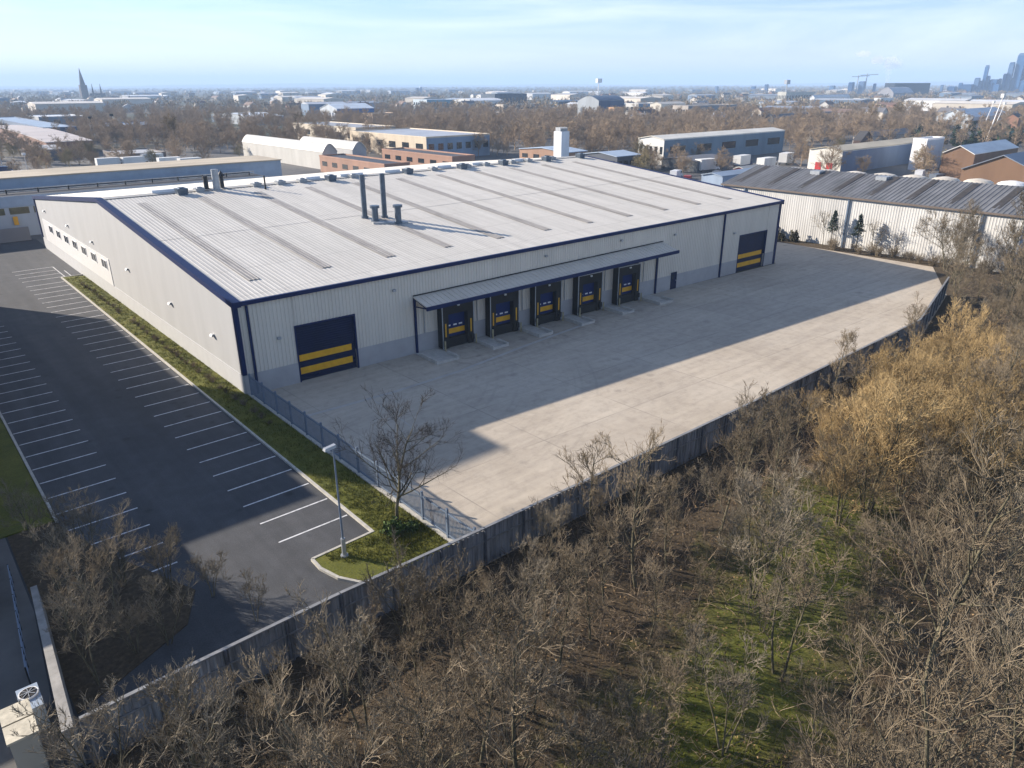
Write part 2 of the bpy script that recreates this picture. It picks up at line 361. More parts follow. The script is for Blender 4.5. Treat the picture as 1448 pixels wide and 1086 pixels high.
# grass verge
m, t, b, P, X, Y, Z = newmat('verge grass', 0.95)
f1 = link_noise(t, P, 0.5, 7, 0.6); f2 = link_noise(t, P, 9.0, 6, 0.7)
c1 = ramp(t, f1, [(0.3, (0.065, 0.078, 0.010)), (0.5, (0.105, 0.115, 0.014)), (0.7, (0.15, 0.145, 0.025))])
c2 = ramp(t, f2, [(0.25, (0.5, 0.45, 0.4)), (0.5, (1.0, 0.95, 0.9)), (0.75, (1.4, 1.35, 1.2))])
t.links.new(mixc(t, 1.0, c1, c2, 'MULTIPLY'), b.inputs['Base Color']); bumpn(t, b, f2, 0.7, 0.08)
M_grass = m
VERGE = [(17.45, 113), (17.45, 32.5), (13.6, 32.3), (13.55, 31.3), (13.9, 30.0), (14.6, 28.9), (15.8, 27.9), (17.3, 27.2), (20.0, 26.3), (20.05, 57.0), (20.0, 112.2)]
o = MB().prism(VERGE, -0.1, 0.12).build('grass_verge', M_grass); tag(o, kind='structure')
o = MB().prism([(3.7, 110), (-6, 110), (-6, 46), (3.7, 46)][::-1], -0.1, 0.1).build('grass_bank', M_grass); tag(o, kind='structure')
# kerbs
mb = MB()
def kerb(pts, wd=0.16, z1=0.15):
    for a, c in zip(pts, pts[1:]):
        mb.bar((a[0], a[1], z1 / 2), (c[0], c[1], z1 / 2), wd, z1)
kerb([(17.38, 113.2), (17.38, 32.58)]); kerb([(17.45, 32.5), (13.5, 32.35)])
kerb([(13.5, 32.35), (13.46, 31.3), (13.8, 29.95), (14.5, 28.8), (15.75, 27.78), (17.3, 27.08), (20.0, 26.2)])
kerb([(20.1, 113.1), (17.4, 113.1)])
kerb([(3.8, 110), (3.8, 45.8)])
tag(mb.build('kerb', M_kerb), kind='structure')
# bay markings
M_line = mat('road paint', (0.46, 0.47, 0.48), 0.75, 0.55, 2.6, thr=(0.25, 0.55), col2=(0.4, 0.4, 0.4))
mb = MB()
y = 35.2
while y < 112.5:
    mb.box(12.85, y - 0.055, 0.0, 17.2, y + 0.055, 0.005); y += 2.52
y = 37.1
while y < 109:
    mb.box(3.95, y - 0.055, 0.0, 7.9, y + 0.055, 0.005); y += 2.44
for yy in (114.0, 116.5, 119.0, 121.5): mb.box(12.9, yy - 0.055, 0.0, 17.9, yy + 0.055, 0.005)
mb.box(17.84, 113.4, 0, 17.95, 121.5, 0.005); mb.box(18.6, 113.4, 0, 18.7, 118, 0.005)
tag(mb.build('parking_marking', M_line), kind='structure')

# ------------------------------------------------------------------ the warehouse
P0 = Vector((20.0, 57.1)); P1 = Vector((96.7, 54.3)); FL = (P1 - P0).length
FT = (P1 - P0).normalized(); FN = Vector((FT.y, -FT.x))      # along the front, outward
ZE = lambda s: 8.0 + 0.85 * s / FL                          # eave height along the front
def F(s, n, z):
    q = P0 + FT * s + FN * n
    return (q.x, q.y, z)
WH = empty('warehouse', (20.0, 57.1, 0), 'large pale grey warehouse with navy trim and five loading docks along its concrete yard', 'warehouse')
def RZ(a, tt):   # front roof slope, a along length 0..1, tt from eave 0 to ridge 1
    ex, ey = P0.x + (P1.x - P0.x) * a, P0.y + (P1.y - P0.y) * a
    ez = 8.0 + 0.85 * a
    rx, ry, rz = 20.0 + 76.9 * a, 95.8 - 2.8 * a, 12.0 + 0.4 * a
    return (ex + (rx - ex) * tt, ey + (ry - ey) * tt, ez + (rz - ez) * tt)
def RB(a, tt):   # back slope from ridge 0 to eave 1
    rx, ry, rz = 20.0 + 76.9 * a, 95.8 - 2.8 * a, 12.0 + 0.4 * a
    ex, ey, ez = 20.0 + 76.9 * a, 137.7 - 3 * a, 7.95 + 0.4 * a
    return (rx + (ex - rx) * tt, ry + (ey - ry) * tt, rz + (ez - rz) * tt)
PROF = [(0.0, 0.0), (0.34, 0.0), (0.46, 1.0), (0.72, 1.0), (0.84, 0.0)]
def ribs(n_per, depth):
    out = []
    for i in range(n_per):
        for p, h in PROF: out.append(((i + p) / n_per, h * depth))
    out.append((1.0, 0.0)); return out
# roof slopes: real ribs
def slope(fn, n_per, depth, t0, t1, a0=0.0, a1=1.0, lift=0.0):
    vs = []; fs = []
    R = ribs(n_per, depth)
    for p, h in R:
        a = a0 + (a1 - a0) * p
        for tt in (t0, t1):
            x, y, z = fn(a, tt); vs.append((x, y, z + h + lift))
    for i in range(len(R) - 1):
        fs.append((2 * i, 2 * i + 2, 2 * i + 3, 2 * i + 1))
    return vs, fs
v, f = slope(RZ, 190, 0.02, -0.006, 0.5); mb = MB().add(v, f)
v, f = slope(RZ, 190, 0.02, 0.498, 1.0, lift=0.02); mb.add(v, f)
v, f = slope(RB, 190, 0.04, 0.0, 1.005); mb.add(v, f)
for a in (0, 1):   # ridge capping
    pass
c0, c1_ = RZ(0, 1), RZ(1, 1)
mb.add([(c0[0], c0[1] - 0.8, c0[2] + 0.02), (c1_[0], c1_[1] - 0.8, c1_[2] + 0.02), (c1_[0], c1_[1], c1_[2] + 0.16), (c0[0], c0[1], c0[2] + 0.16), (c1_[0], c1_[1] + 0.8, c1_[2] + 0.02), (c0[0], c0[1] + 0.8, c0[2] + 0.02)], [(0, 1, 2, 3), (3, 2, 4, 5)])
roof = mb.build('roof', M_roof, WH)
# rooflights
for i in range(11):
    a = (3.6 + 6.72 * i) / 76.8; wdt = 1.05 / 76.8
    v, f = slope(RZ, 3, 0.028, 0.11, 0.90, a - wdt / 2, a + wdt / 2, 0.055)
    o = MB().add(v, f).build('rooflight', M_rlight, WH)
# walls: gable on the car park side with a real thickness, ribbed front
mb = MB()
gz = [(57.1, 0), (137.7, 0), (137.7, 7.9), (95.8, 11.95), (57.1, 7.95)]
mb.add([(20.0, y, z) for y, z in gz] + [(20.25, y, z) for y, z in gz], [(0, 1, 2, 3, 4), (9, 8, 7, 6, 5)])
wall_g = mb.build('gable_wall', M_gable, WH)
mb = MB(); mb.box(19.955, 57.15, 0.0, 19.997, 137.65, 1.75)
o = mb.build('gable_plinth', mat('gable plinth', (0.45, 0.455, 0.455), 0.6, 0.05), WH)
mb = MB(); mb.box(19.94, 96.2, 1.76, 19.997, 134.5, 5.0); mb.build('lit_window_band', M_litband, WH)  # white panel with the sunlit patch around the gable windows painted in
for k in range(7):
    y0 = 97.3 + k * 5.05
    fr = MB()
    zb_, zt_, wq = 3.5, 4.65, 2.45
    for (a, b_, c, d) in ((y0, zb_, y0 + wq, zb_ + .1), (y0, zt_ - .1, y0 + wq, zt_), (y0, zb_ + .1, y0 + .1, zt_ - .1), (y0 + wq - .1, zb_ + .1, y0 + wq, zt_ - .1), (y0 + wq / 2 - .05, zb_ + .1, y0 + wq / 2 + .05, zt_ - .1)):
        fr.box(19.88, a, b_, 19.938, c, d)
    fo = fr.build('window', M_white, WH)
    sub(MB().box(19.90, y0 + 0.1, zb_ + .1, 19.936, y0 + wq - .1, zt_ - .1).build('pane', M_glass, fo), WH)
    fo.children[0].location = Vector((0, 0, 0))
mb = MB()
mb.add([(20.3, 137.6, 0), (96.7, 134.6, 0), (96.7, 134.6, 8.3), (20.3, 137.6, 7.9)], [(0, 1, 2, 3)])
mb.add([(96.7, 54.4, 0), (96.9, 134.6, 0), (96.9, 134.6, 8.3), (96.9, 93.0, 12.35), (96.7, 54.4, 8.8)], [(0, 1, 2, 3, 4)])
mb.build('rear_wall', M_clad, WH)
# front: holes for the two roller doors
D1 = (4.85, 10.3); D2 = (67.8, 74.0); DH = 5.0
mb = MB(F)
npr = 232
R = ribs(npr, 0.05)
pts = [(p * FL, h) for p, h in R]
for D in (D1, D2):      # exact opening edges
    pts += [(D[0], 0.0), (D[1], 0.0)]
pts.sort()
for (s0, h0), (s1, h1) in zip(pts, pts[1:]):
    mid = (s0 + s1) / 2
    hole = any(D[0] < mid < D[1] for D in (D1, D2))
    zb = DH if hole else 1.8
    mb.add([(s0, h0, zb), (s1, h1, zb), (s1, h1, ZE(s1)), (s0, h0, ZE(s0))], [(0, 1, 2, 3)])
mb.build('front_wall', M_clad, WH)
mb = MB(F)
for a, c in ((0.0, D1[0]), (D1[1], D2[0]), (D2[1], FL)):
    mb.box(a, -0.2, 0, c, 0.055, 1.82)
mb.build('front_plinth', M_plinth, WH)
# roller doors
for D in (D1, D2):
    mb = MB(F)
    n = 24
    for i in range(n):      # horizontal laths
        z0 = DH * i / n; z1 = DH * (i + 1) / n; zm = (z0 + z1) / 2
        mb.add([(D[0], -0.22, z0), (D[1], -0.22, z0), (D[1], -0.19, zm), (D[0], -0.19, zm), (D[1], -0.22, z1), (D[0], -0.22, z1)], [(0, 1, 2, 3), (3, 2, 4, 5)])
    do = mb.build('roller_door', M_navy, WH)
    for z0, z1 in ((0.62, 1.22), (1.80, 2.38)):
        sub(MB(F).box(D[0] + 0.12, -0.185, z0, D[1] - 0.35, -0.165, z1).build('yellow_stripe', M_yel, do), WH)
    mb = MB(F)
    mb.box(D[0] - 0.12, -0.3, 0, D[0], 0.09, DH); mb.box(D[1], -0.3, 0, D[1] + 0.14, 0.09, DH); mb.box(D[0] - 0.12, -0.3, DH, D[1] + 0.14, 0.09, DH + 0.14)
    mb.build('door_frame', M_blue, WH)
# personnel door
po = MB(F).box(53.95, 0.055, 0, 55.05, 0.10, 2.15).build('personnel_door', M_navy, WH)
sub(MB(F).box(54.12, 0.102, 1.25, 54.42, 0.112, 1.85).build('vision_panel', M_glass, po), WH)
sub(MB(F).box(54.85, 0.102, 1.0, 54.92, 0.16, 1.12).build('handle', M_galv, po), WH)
# trims
mb = MB(F)
mb.add([(-0.15, 0.02, 7.70), (FL + 0.1, 0.02, ZE(FL) - 0.32), (FL + 0.1, 0.30, ZE(FL) - 0.32), (-0.15, 0.30, 7.70), (-0.15, 0.02, 8.04), (FL + 0.1, 0.02, ZE(FL) + 0.02), (FL + 0.1, 0.30, ZE(FL) + 0.02), (-0.15, 0.30, 8.04)],
       [(0, 3, 2, 1), (4, 5, 6, 7), (0, 1, 5, 4), (1, 2, 6, 5), (2, 3, 7, 6), (3, 0, 4, 7)])
mb.build('eaves_gutter', M_blue, WH)
mb = MB()
for (ya, za), (yb, zb) in (((56.75, 7.97), (95.8, 12.06)), ((95.8, 12.06), (138.0, 7.98))):
    mb.hexa([(19.8, ya, za - 0.34), (20.5, ya, za - 0.34), (20.5, yb, zb - 0.34), (19.8, yb, zb - 0.34), (19.8, ya, za + 0.12), (20.5, ya, za + 0.12), (20.5, yb, zb + 0.12), (19.8, yb, zb + 0.12)])
mb.build('gable_verge', M_blue, WH)
mb = MB()
mb.hexa([(96.7, 54.0, 8.4), (97.05, 54.0, 8.4), (97.15, 93, 11.95), (96.8, 93, 11.95), (96.7, 54.0, 8.97), (97.05, 54.0, 8.97), (97.15, 93, 12.55), (96.8, 93, 12.55)])
mb.build('far_verge', M_blue, WH)
MB().box(19.88, 56.88, 1.85, 20.24, 57.3, 7.68).build('corner_trim', M_blue, WH)
MB().box(19.85, 137.3, 1.8, 20.2, 137.85, 7.7).build('corner_trim', M_blue, WH)
MB(F).box(FL - 0.35, -0.2, 0, FL + 0.12, 0.12, ZE(FL) - 0.4).build('corner_trim', M_blue, WH)
for s in (0.95, 63.9):
    mb = MB(F); mb.cyl((0, 0, 0), (0, 0, 0.001), 0.001) if False else None
    mb.box(s - 0.09, 0.06, 0, s + 0.09, 0.24, ZE(s) - 0.38); mb.build('downpipe', M_blue, WH)
# canopy over the docks
CA0, CA1 = 16.5, 51.9
mb = MB(F)
zi = lambda s: 5.62 + 0.66 * (s - CA0) / (CA1 - CA0)
zo = lambda s: 5.12 + 0.5 * (s - CA0) / (CA1 - CA0)
NP = 60
for i in range(NP):
    s0 = CA0 + (CA1 - CA0) * i / NP; s1 = CA0 + (CA1 - CA0) * (i + 1) / NP; sm = s0 + (s1 - s0) * 0.16
    for a, c, h in ((s0, sm, 0.05), (sm, s1, 0.0)):
        mb.hexa([(a, 0.06, zi(a) - 0.1), (c, 0.06, zi(c) - 0.1), (c, 2.45, zo(c) - 0.1), (a, 2.45, zo(a) - 0.1), (a, 0.06, zi(a) + h), (c, 0.06, zi(c) + h), (c, 2.45, zo(c) + h), (a, 2.45, zo(a) + h)])
can = mb.build('canopy', mat('canopy sheet', (0.62, 0.555, 0.47), 0.5, 0.08, 0.5), WH)
mb = MB(F); mb.hexa([(CA0 - 0.1, 2.45, zo(CA0) - 0.32), (CA1 + 0.1, 2.45, zo(CA1) - 0.32), (CA1 + 0.1, 2.62, zo(CA1) - 0.32), (CA0 - 0.1, 2.62, zo(CA0) - 0.32), (CA0 - 0.1, 2.45, zo(CA0) + 0.03), (CA1 + 0.1, 2.45, zo(CA1) + 0.03), (CA1 + 0.1, 2.62, zo(CA1) + 0.03), (CA0 - 0.1, 2.62, zo(CA0) + 0.03)])
sub(mb.build('canopy_gutter', M_blue, can), WH)
mb = MB(F); mb.hexa([(CA0, 0.06, zi(CA0) + 0.051), (CA1, 0.06, zi(CA1) + 0.051), (CA1, 0.14, zi(CA1) + 0.051), (CA0, 0.14, zi(CA0) + 0.051), (CA0, 0.06, zi(CA0) + 0.13), (CA1, 0.06, zi(CA1) + 0.13), (CA1, 0.14, zi(CA1) + 0.13), (CA0, 0.14, zi(CA0) + 0.13)])
sub(mb.build('flashing', M_dark, can), WH)
for s in (CA0 + 0.1, CA1 - 0.9):
    sub(MB(F).box(s - 0.1, 0.06, 0, s + 0.1, 0.24, zi(s) - 0.12).build('canopy_post', M_blue, can), WH)
for k in range(7):   # brackets
    s = CA0 + 0.1 + (CA1 - CA0 - 0.4) * k / 6
    mb = MB(); a = F(s, 0.1, zi(s) - 0.95); b_ = F(s, 2.4, zo(s) - 0.2); c_ = F(s, 0.1, zi(s) - 0.2)
    mb.bar(a, b_, 0.09); mb.bar(c_, b_, 0.1)
    sub(mb.build('canopy_bracket', M_blue, can), WH)
# loading docks
M_dock = mat('dock shelter curtain', (0.018, 0.017, 0.016), 0.8, 0.25, 1.5)
for k, s in enumerate((20.95, 26.75, 32.7, 38.95, 45.3)):
    mb = MB(F); hw, N0, N1 = 1.85, 0.06, 0.95
    mb.box(s - hw, N0, 0.06, s - 1.15, N1, 4.5); mb.box(s + 1.15, N0, 0.06, s + hw, N1, 4.5); mb.box(s - 1.15, N0, 3.45, s + 1.15, N1, 4.5)
    mb.box(s - 1.15, N0, 0.06, s + 1.15, 0.80, 0.98)
    dk = mb.build('loading_dock', M_dock, WH)
    mb = MB(F)
    for (x0, x1) in ((s - hw - 0.05, s - hw + 0.05), (s + hw - 0.05, s + hw + 0.05)): mb.box(x0, N1, 0.06, x1, N1 + 0.03, 4.55)
    mb.box(s - hw, N1, 4.45, s + hw, N1 + 0.03, 4.55)
    sub(mb.build('shelter_edge', M_galv, dk), WH)
    sub(MB(F).box(s - 1.15, 0.28, 0.98, s + 1.15, 0.34, 3.45).build('dock_door', mat('dock door blue', (0.004, 0.018, 0.10), 0.5, 0.1, spec=0.2), dk), WH)
    sub(MB(F).box(s - 1.13, 0.345, 1.28, s + 1.13, 0.36, 1.80).build('yellow_stripe', M_yel, dk), WH)
    for dx in (-0.75, 0, 0.65):
        sub(MB(F).box(s + dx - 0.2, 0.345, 2.05, s + dx + 0.2, 0.358, 2.2).build('vision_panel', M_white, dk), WH)
    for sx in (-1, 1):
        sub(MB(F).box(s + sx * 1.5 - 0.07, N1 + 0.002, 1.25, s + sx * 1.5 + 0.07, N1 + 0.03, 2.6).build('guide_strip', M_yel, dk), WH)
        mb = MB(F); mb.box(s + sx * 1.62 - 0.16, N1 + 0.002, 0.45, s + sx * 1.62 + 0.16, N1 + 0.2, 0.98)
        sub(mb.build('bumper', M_black, dk), WH)
        mb = MB(F); mb.cyl((s + sx * 1.85, N1 + 0.35, 0), (s + sx * 1.85, N1 + 0.35, 1.0), 0.085, n=10)
        sub(mb.build('bollard', mat('bollard', (0.34, 0.29, 0.17), 0.6, 0.3, 3), dk), WH)
    mb = MB(F); mb.box(s - 0.12, N1 + 0.03, 4.2, s + 0.12, N1 + 0.16, 4.36)
    sub(mb.build('dock_lamp', M_white, dk), WH)
# white lining panels and platforms between docks
cs = [17.6, 23.85, 29.75, 35.8, 42.1, 48.7]
for k, s in enumerate(cs):
    wd = 0.85 if k not in (0, 5) else 1.15
    mb = MB(F)
    mb.box(s - wd - 0.12, 0.06, 0, s + wd + 0.12, 4.0, 0.07)
    mb.box(s - wd - 0.12, 1.1, 0.07, s - wd + 0.08, 4.0, 0.36); mb.box(s + wd - 0.08, 2.2, 0.07, s + wd + 0.12, 4.0, 0.36)
    mb.box(s - wd + 0.08, 3.85, 0.07, s + wd - 0.08, 4.0, 0.22)
    mb.build('dock_platform', mat('pale platform concrete', (0.47, 0.445, 0.40), 0.85, 0.14, 2.0), WH)
    mb = MB(F); mb.box(s - 0.03, 0.06, 1.83, s + 0.03, 0.14, 4.9); mb.build('cable_tray', M_galv, WH)
# ridge ventilators
def vent(x, dy, sz, hh, dark=False):
    a = (x - 20) / 76.9; c = RZ(a, 1.0)
    mb = MB(); y0 = c[1] - dy; z0 = c[2] - dy * 0.1 - 0.05
    mb.hexa([(x - sz * 0.5, y0 - sz * 0.5, z0), (x + sz * 0.5, y0 - sz * 0.5, z0), (x + sz * 0.5, y0 + sz * 0.5, z0), (x - sz * 0.5, y0 + sz * 0.5, z0),
             (x - sz * 0.62, y0 - sz * 0.58, z0 + hh), (x + sz * 0.62, y0 - sz * 0.58, z0 + hh), (x + sz * 0.62, y0 + sz * 0.58, z0 + hh), (x - sz * 0.62, y0 + sz * 0.58, z0 + hh)])
    mb.box(x - sz * 0.3, y0 - sz * 0.3, z0 + hh, x + sz * 0.3, y0 + sz * 0.3, z0 + hh + 0.12)
    mb.build('roof_vent', M_flue if dark else M_galv, WH)
for x, dk in ((28.9, 1), (31.2, 0), (38.3, 0), (41.5, 0), (44.5, 0), (48.3, 1), (52.0, 0), (60.4, 1), (65.2, 0), (70.0, 1), (71.4, 0), (75.0, 0), (78.0, 1), (80.3, 0), (83.7, 0), (87.1, 1), (88.9, 0), (94.8, 1)):
    vent(x, 1.4 if dk else 0.7, 1.05 if dk else 0.95, 0.78 if dk else 0.5, bool(dk))
for x0, x1 in ((26, 29), (45.5, 47.5), (50.5, 54), (57.5, 60), (66.5, 69), (73, 75), (81.5, 83.5)):
    a0 = (x0 - 20) / 76.9; a1 = (x1 - 20) / 76.9; p = RZ(a0, 1); q = RZ(a1, 1)
    MB().hexa([(p[0], p[1] - .1, p[2] + .1), (q[0], q[1] - .1, q[2] + .1), (q[0], q[1] + .9, q[2] + .1), (p[0], p[1] + .9, p[2] + .1), (p[0], p[1] + .05, p[2] + .42), (q[0], q[1] + .05, q[2] + .42), (q[0], q[1] + .75, q[2] + .42), (p[0], p[1] + .75, p[2] + .42)]).build('ridge_box', M_white, WH)
# flues
def flue(x, y, z0, z1, r, capped=False, m=None):
    mb = MB(); mb.cyl((x, y, z0 - 0.3), (x, y, z1), r, n=16); mb.cyl((x, y, z0 - 0.2), (x, y, z0 + 0.22), r * 1.35, n=16)
    mb.cyl((x, y, z1), (x, y, z1 + 0.02), r * 0.8, n=16)
    if capped:
        mb.cyl((x, y, z1 - 0.12), (x, y, z1 + 0.14), r * 1.5, n=16)
    mb.build('flue', m or M_flue, WH, smooth=False)
def rz_at(x, y):
    a = (x - 20) / 76.8; tt = (y - (57.1 - 2.8 * a)) / 38.7; return RZ(a, tt)[2]
for x, y, hgt, r, cp in ((42.3, 74.4, 4.75, 0.30, 0), (44.3, 73.45, 4.85, 0.30, 0), (42.45, 72.4, 1.65, 0.36, 1), (44.3, 70.6, 1.9, 0.36, 1)):
    z = rz_at(x, y); flue(x, y, z, z + hgt, r, cp)
z = rz_at(43.3, 72.3)
mb = MB(); mb.hexa([(41.7, 71.6, z - .3), (45.1, 69.9, z - .4), (45.4, 70.6, z - .3), (42.0, 72.3, z - .2), (41.7, 71.6, z + .05), (45.1, 69.9, z + .0), (45.4, 70.6, z + .1), (42.0, 72.3, z + .15)]); mb.build('flue_base', M_galv, WH)
flue(33.2, 94.2, 11.9, 14.5, 0.42, 0, M_galv); flue(32.3, 95.2, 12.0, 13.7, 0.28, 0, mat('sooty flue', (0.03, 0.03, 0.032), 0.6, 0.3)); 
mb = MB(); mb.cyl((34.2, 95.0, 11.8), (34.2, 95.0, 13.6), 0.25, n=12); mb.cyl((34.2, 95, 13.6), (34.2, 95, 14.2), 0.5, 0.04, n=12); mb.build('flue', MATS['sooty flue'], WH)
z = rz_at(38.6, 92.3); flue(38.6, 92.3, z, z + 1.7, 0.1, 0, MATS['sooty flue'])
# wall lights on the gable and front
for y, z in ((131, 6.6), (116, 6.4), (103, 6.1), (88, 5.3), (74, 4.4), (63, 3.9)):
    MB().hexa([(19.7, y - .25, z - .12), (19.99, y - .25, z - .12), (19.99, y + .25, z - .12), (19.7, y + .25, z - .12), (19.8, y - .25, z + .08), (19.99, y - .25, z + .1), (19.99, y + .25, z + .1), (19.8, y + .25, z + .08)]).build('wall_light', M_galv, WH)
for s, z in ((3.3, 4.4), (14.5, 6.6), (33, 7.2), (44.5, 7.4), (54, 6.9), (66.3, 5.6)):
    MB(F).box(s - .15, 0.06, z - .1, s + .15, 0.3, z + .1).build('wall_light', M_galv, WH)
# dark concrete base strip in front of the verge
o = MB().box(20.06, 26.3, -0.1, 20.42, 56.9, 0.16).build('edging', M_kerb); tag(o, kind='structure')

# ------------------------------------------------------------------ yard railing
FE = empty('railing_fence', (20.35, 57, 0), 'blue-grey vertical bar railing on a concrete edge between grass verge and yard', 'railing')
n = 13; ya, yb = 56.6, 26.6
for i in range(n):
    y = ya + (yb - ya) * i / (n - 1)
    MB().box(20.21, y - 0.06, 0.15, 20.33, y + 0.06, 2.05).build('post', M_rail, FE)
mb = MB(); mb.box(20.24, yb, 1.72, 20.30, ya, 1.80); mb.box(20.24, yb, 0.32, 20.30, ya, 0.39)
mb.build('rail', M_rail, FE)
for i in range(n - 1):
    y0 = ya + (yb - ya) * i / (n - 1) - 0.12; y1 = ya + (yb - ya) * (i + 1) / (n - 1) + 0.12
    mb = MB(); k = int((y0 - y1) / 0.13)
    for j in range(k):
        y = y0 + (y1 - y0) * (j + 0.5) / k
        mb.box(20.255, y - 0.016, 0.22, 20.285, y + 0.016, 1.90)
    mb.build('panel', M_rail, FE)

# ------------------------------------------------------------------ boundary fence of dark sheets along the wood
M_sheet = mat('weathered steel sheet', (0.21, 0.23, 0.255), 0.65, 0.5, 0.8, stretch=(3.0, 3.0, 0.35), col2=(0.23, 0.24, 0.255), metal=0.0)
BF = empty('boundary_fence', (1, 26, 0), 'long weathered dark blue-grey sheet fence with pale coping rail beside the bare wood', 'fence')
path = [(1.2, 26.0), (12.0, 26.15), (20.4, 25.95), (45, 25.85), (76, 26.2), (97, 31.2)]
M_cope = mat('fence coping', (0.20, 0.205, 0.21), 0.6, 0.2, 2)
rr = random.Random(3)
for a, c in zip(path, path[1:]):
    a = Vector(a); c = Vector(c); Ls = (c - a).length; d = (c - a) / Ls; nn = Vector((d.y, -d.x)); np_ = max(1, round(Ls / 2.6))
    for i in range(np_):
        s0 = Ls * i / np_; s1 = Ls * (i + 1) / np_
        TT = lambda s, n_, z, a=a, d=d, nn=nn: (a.x + d.x * s + nn.x * n_, a.y + d.y * s + nn.y * n_, z)
        mb = MB(TT); kk = 9; hgt = 2.2 + rr.uniform(-0.05, 0.05)
        R = ribs(kk, 0.06)
        for (p0, h0), (p1, h1) in zip(R, R[1:]):
            q0 = s0 + (s1 - s0) * p0; q1 = s0 + (s1 - s0) * p1
            mb.add([(q0, h0, -0.3), (q1, h1, -0.3), (q1, h1, hgt), (q0, h0, hgt)], [(0, 1, 2, 3)])
        mb.build('panel', M_sheet, BF)
        MB(TT).box(s0 - 0.05, 0.065, -0.3, s0 + 0.05, 0.17, 2.3).build('post', mat('fence post', (0.10, 0.11, 0.13), 0.6, 0.3, 2), BF)
    mb = MB(lambda s, n_, z, a=a, d=d, nn=nn: (a.x + d.x * s + nn.x * n_, a.y + d.y * s + nn.y * n_, z))
    mb.box(-0.02, -0.06, 2.26, Ls + 0.02, 0.12, 2.33); mb.box(0, 0.066, 1.45, Ls, 0.11, 1.53)
    mb.build('coping', M_cope, BF)

# ------------------------------------------------------------------ lamp post
LP = empty('lamp_post', (14.98, 31.45, 0.12), 'tall slim grey lamp post on the rounded grass island at the car park corner', 'lamp post')
mb = MB(); mb.cyl((14.98, 31.45, 0.12), (14.98, 31.45, 6.8), 0.065, 0.042, n=12); mb.build('pole', M_rail, LP)
mb = MB(); mb.cyl((14.98, 31.45, 0.1), (14.98, 31.45, 1.25), 0.13, 0.12, n=12); mb.cyl((14.98, 31.45, 0.1), (14.98, 31.45, 0.22), 0.24, 0.2, n=12); mb.build('base', M_galv, LP)
mb = MB(); mb.hexa([(14.45, 31.3, 6.72), (15.1, 31.3, 6.78), (15.1, 31.6, 6.78), (14.45, 31.6, 6.72), (14.5, 31.34, 6.86), (15.1, 31.34, 6.93), (15.1, 31.56, 6.93), (14.5, 31.56, 6.86)]); mb.build('lamp_head', M_galv, LP)
# ------------------------------------------------------------------ plants: generators
def norm(a): return a / np.maximum(np.linalg.norm(a, axis=-1, keepdims=True), 1e-6)
def tubes(P, R, sides=3):
    """P (N,K,3) polylines, R (N,K) radii -> verts, quads"""
    N, K, _ = P.shape
    T = norm(np.gradient(P, axis=1)) if K > 2 else norm(np.repeat(P[:, 1:] - P[:, :1], 2, axis=1))
    ref = np.where(np.abs(T[..., 2:3]) > 0.9, np.array([1.0, 0, 0]), np.array([0, 0, 1.0]))
    A = norm(np.cross(T, ref)); B = np.cross(T, A)
    ang = 2 * np.pi * np.arange(sides) / sides
    V = P[:, :, None] + R[:, :, None, None] * (A[:, :, None] * np.cos(ang)[:, None] + B[:, :, None] * np.sin(ang)[:, None])
    idx = np.arange(N * K * sides).reshape(N, K, sides)
    a = idx[:, :-1]; b = idx[:, 1:]
    Q = np.stack([a, np.roll(a, -1, 2), np.roll(b, -1, 2), b], -1).reshape(-1, 4)
    return V.reshape(-1, 3), Q
def children(rng, P, R, n, ratio, ang, upb, K, curl=0.12, tmin=0.25, rr=0.55, rmin=0.01):
    N, KP, _ = P.shape
    par = np.repeat(np.arange(N), n); M = len(par)
    t = rng.uniform(tmin, 1.0, M) * (KP - 1); i = np.minimum(t.astype(int), KP - 2); f = (t - i)[:, None]
    p0 = P[par, i] * (1 - f) + P[par, i + 1] * f
    r0 = R[par, i] * (1 - f[:, 0]) + R[par, i + 1] * f[:, 0]
    tan = norm(P[par, i + 1] - P[par, i])
    L = np.linalg.norm(np.diff(P, axis=1), axis=2).sum(1)[par] * ratio * (1.15 - 0.55 * t / (KP - 1)) * rng.uniform(0.6, 1.25, M)
    rnd = norm(np.cross(tan, rng.normal(size=(M, 3))))
    a = np.radians(rng.normal(ang, 12, M))[:, None]
    d = norm(tan * np.cos(a) + rnd * np.sin(a) + np.array([0, 0, upb]))
    out = np.zeros((M, K, 3)); out[:, 0] = p0
    for k in range(1, K):
        d = norm(d + rng.normal(0, curl, (M, 3)) + np.array([0, 0, upb * 0.35]))
        out[:, k] = out[:, k - 1] + d * (L / (K - 1))[:, None]
    ra = np.maximum(r0 * rr, rmin)[:, None] * np.linspace(1, 0.25, K)[None]
    return out, np.maximum(ra, rmin * 0.45)
def cat(parts):
    V = []; Q = []; b = 0
    for v, q in parts: V.append(v); Q.append(q + b); b += len(v)
    return np.concatenate(V), np.concatenate(Q)
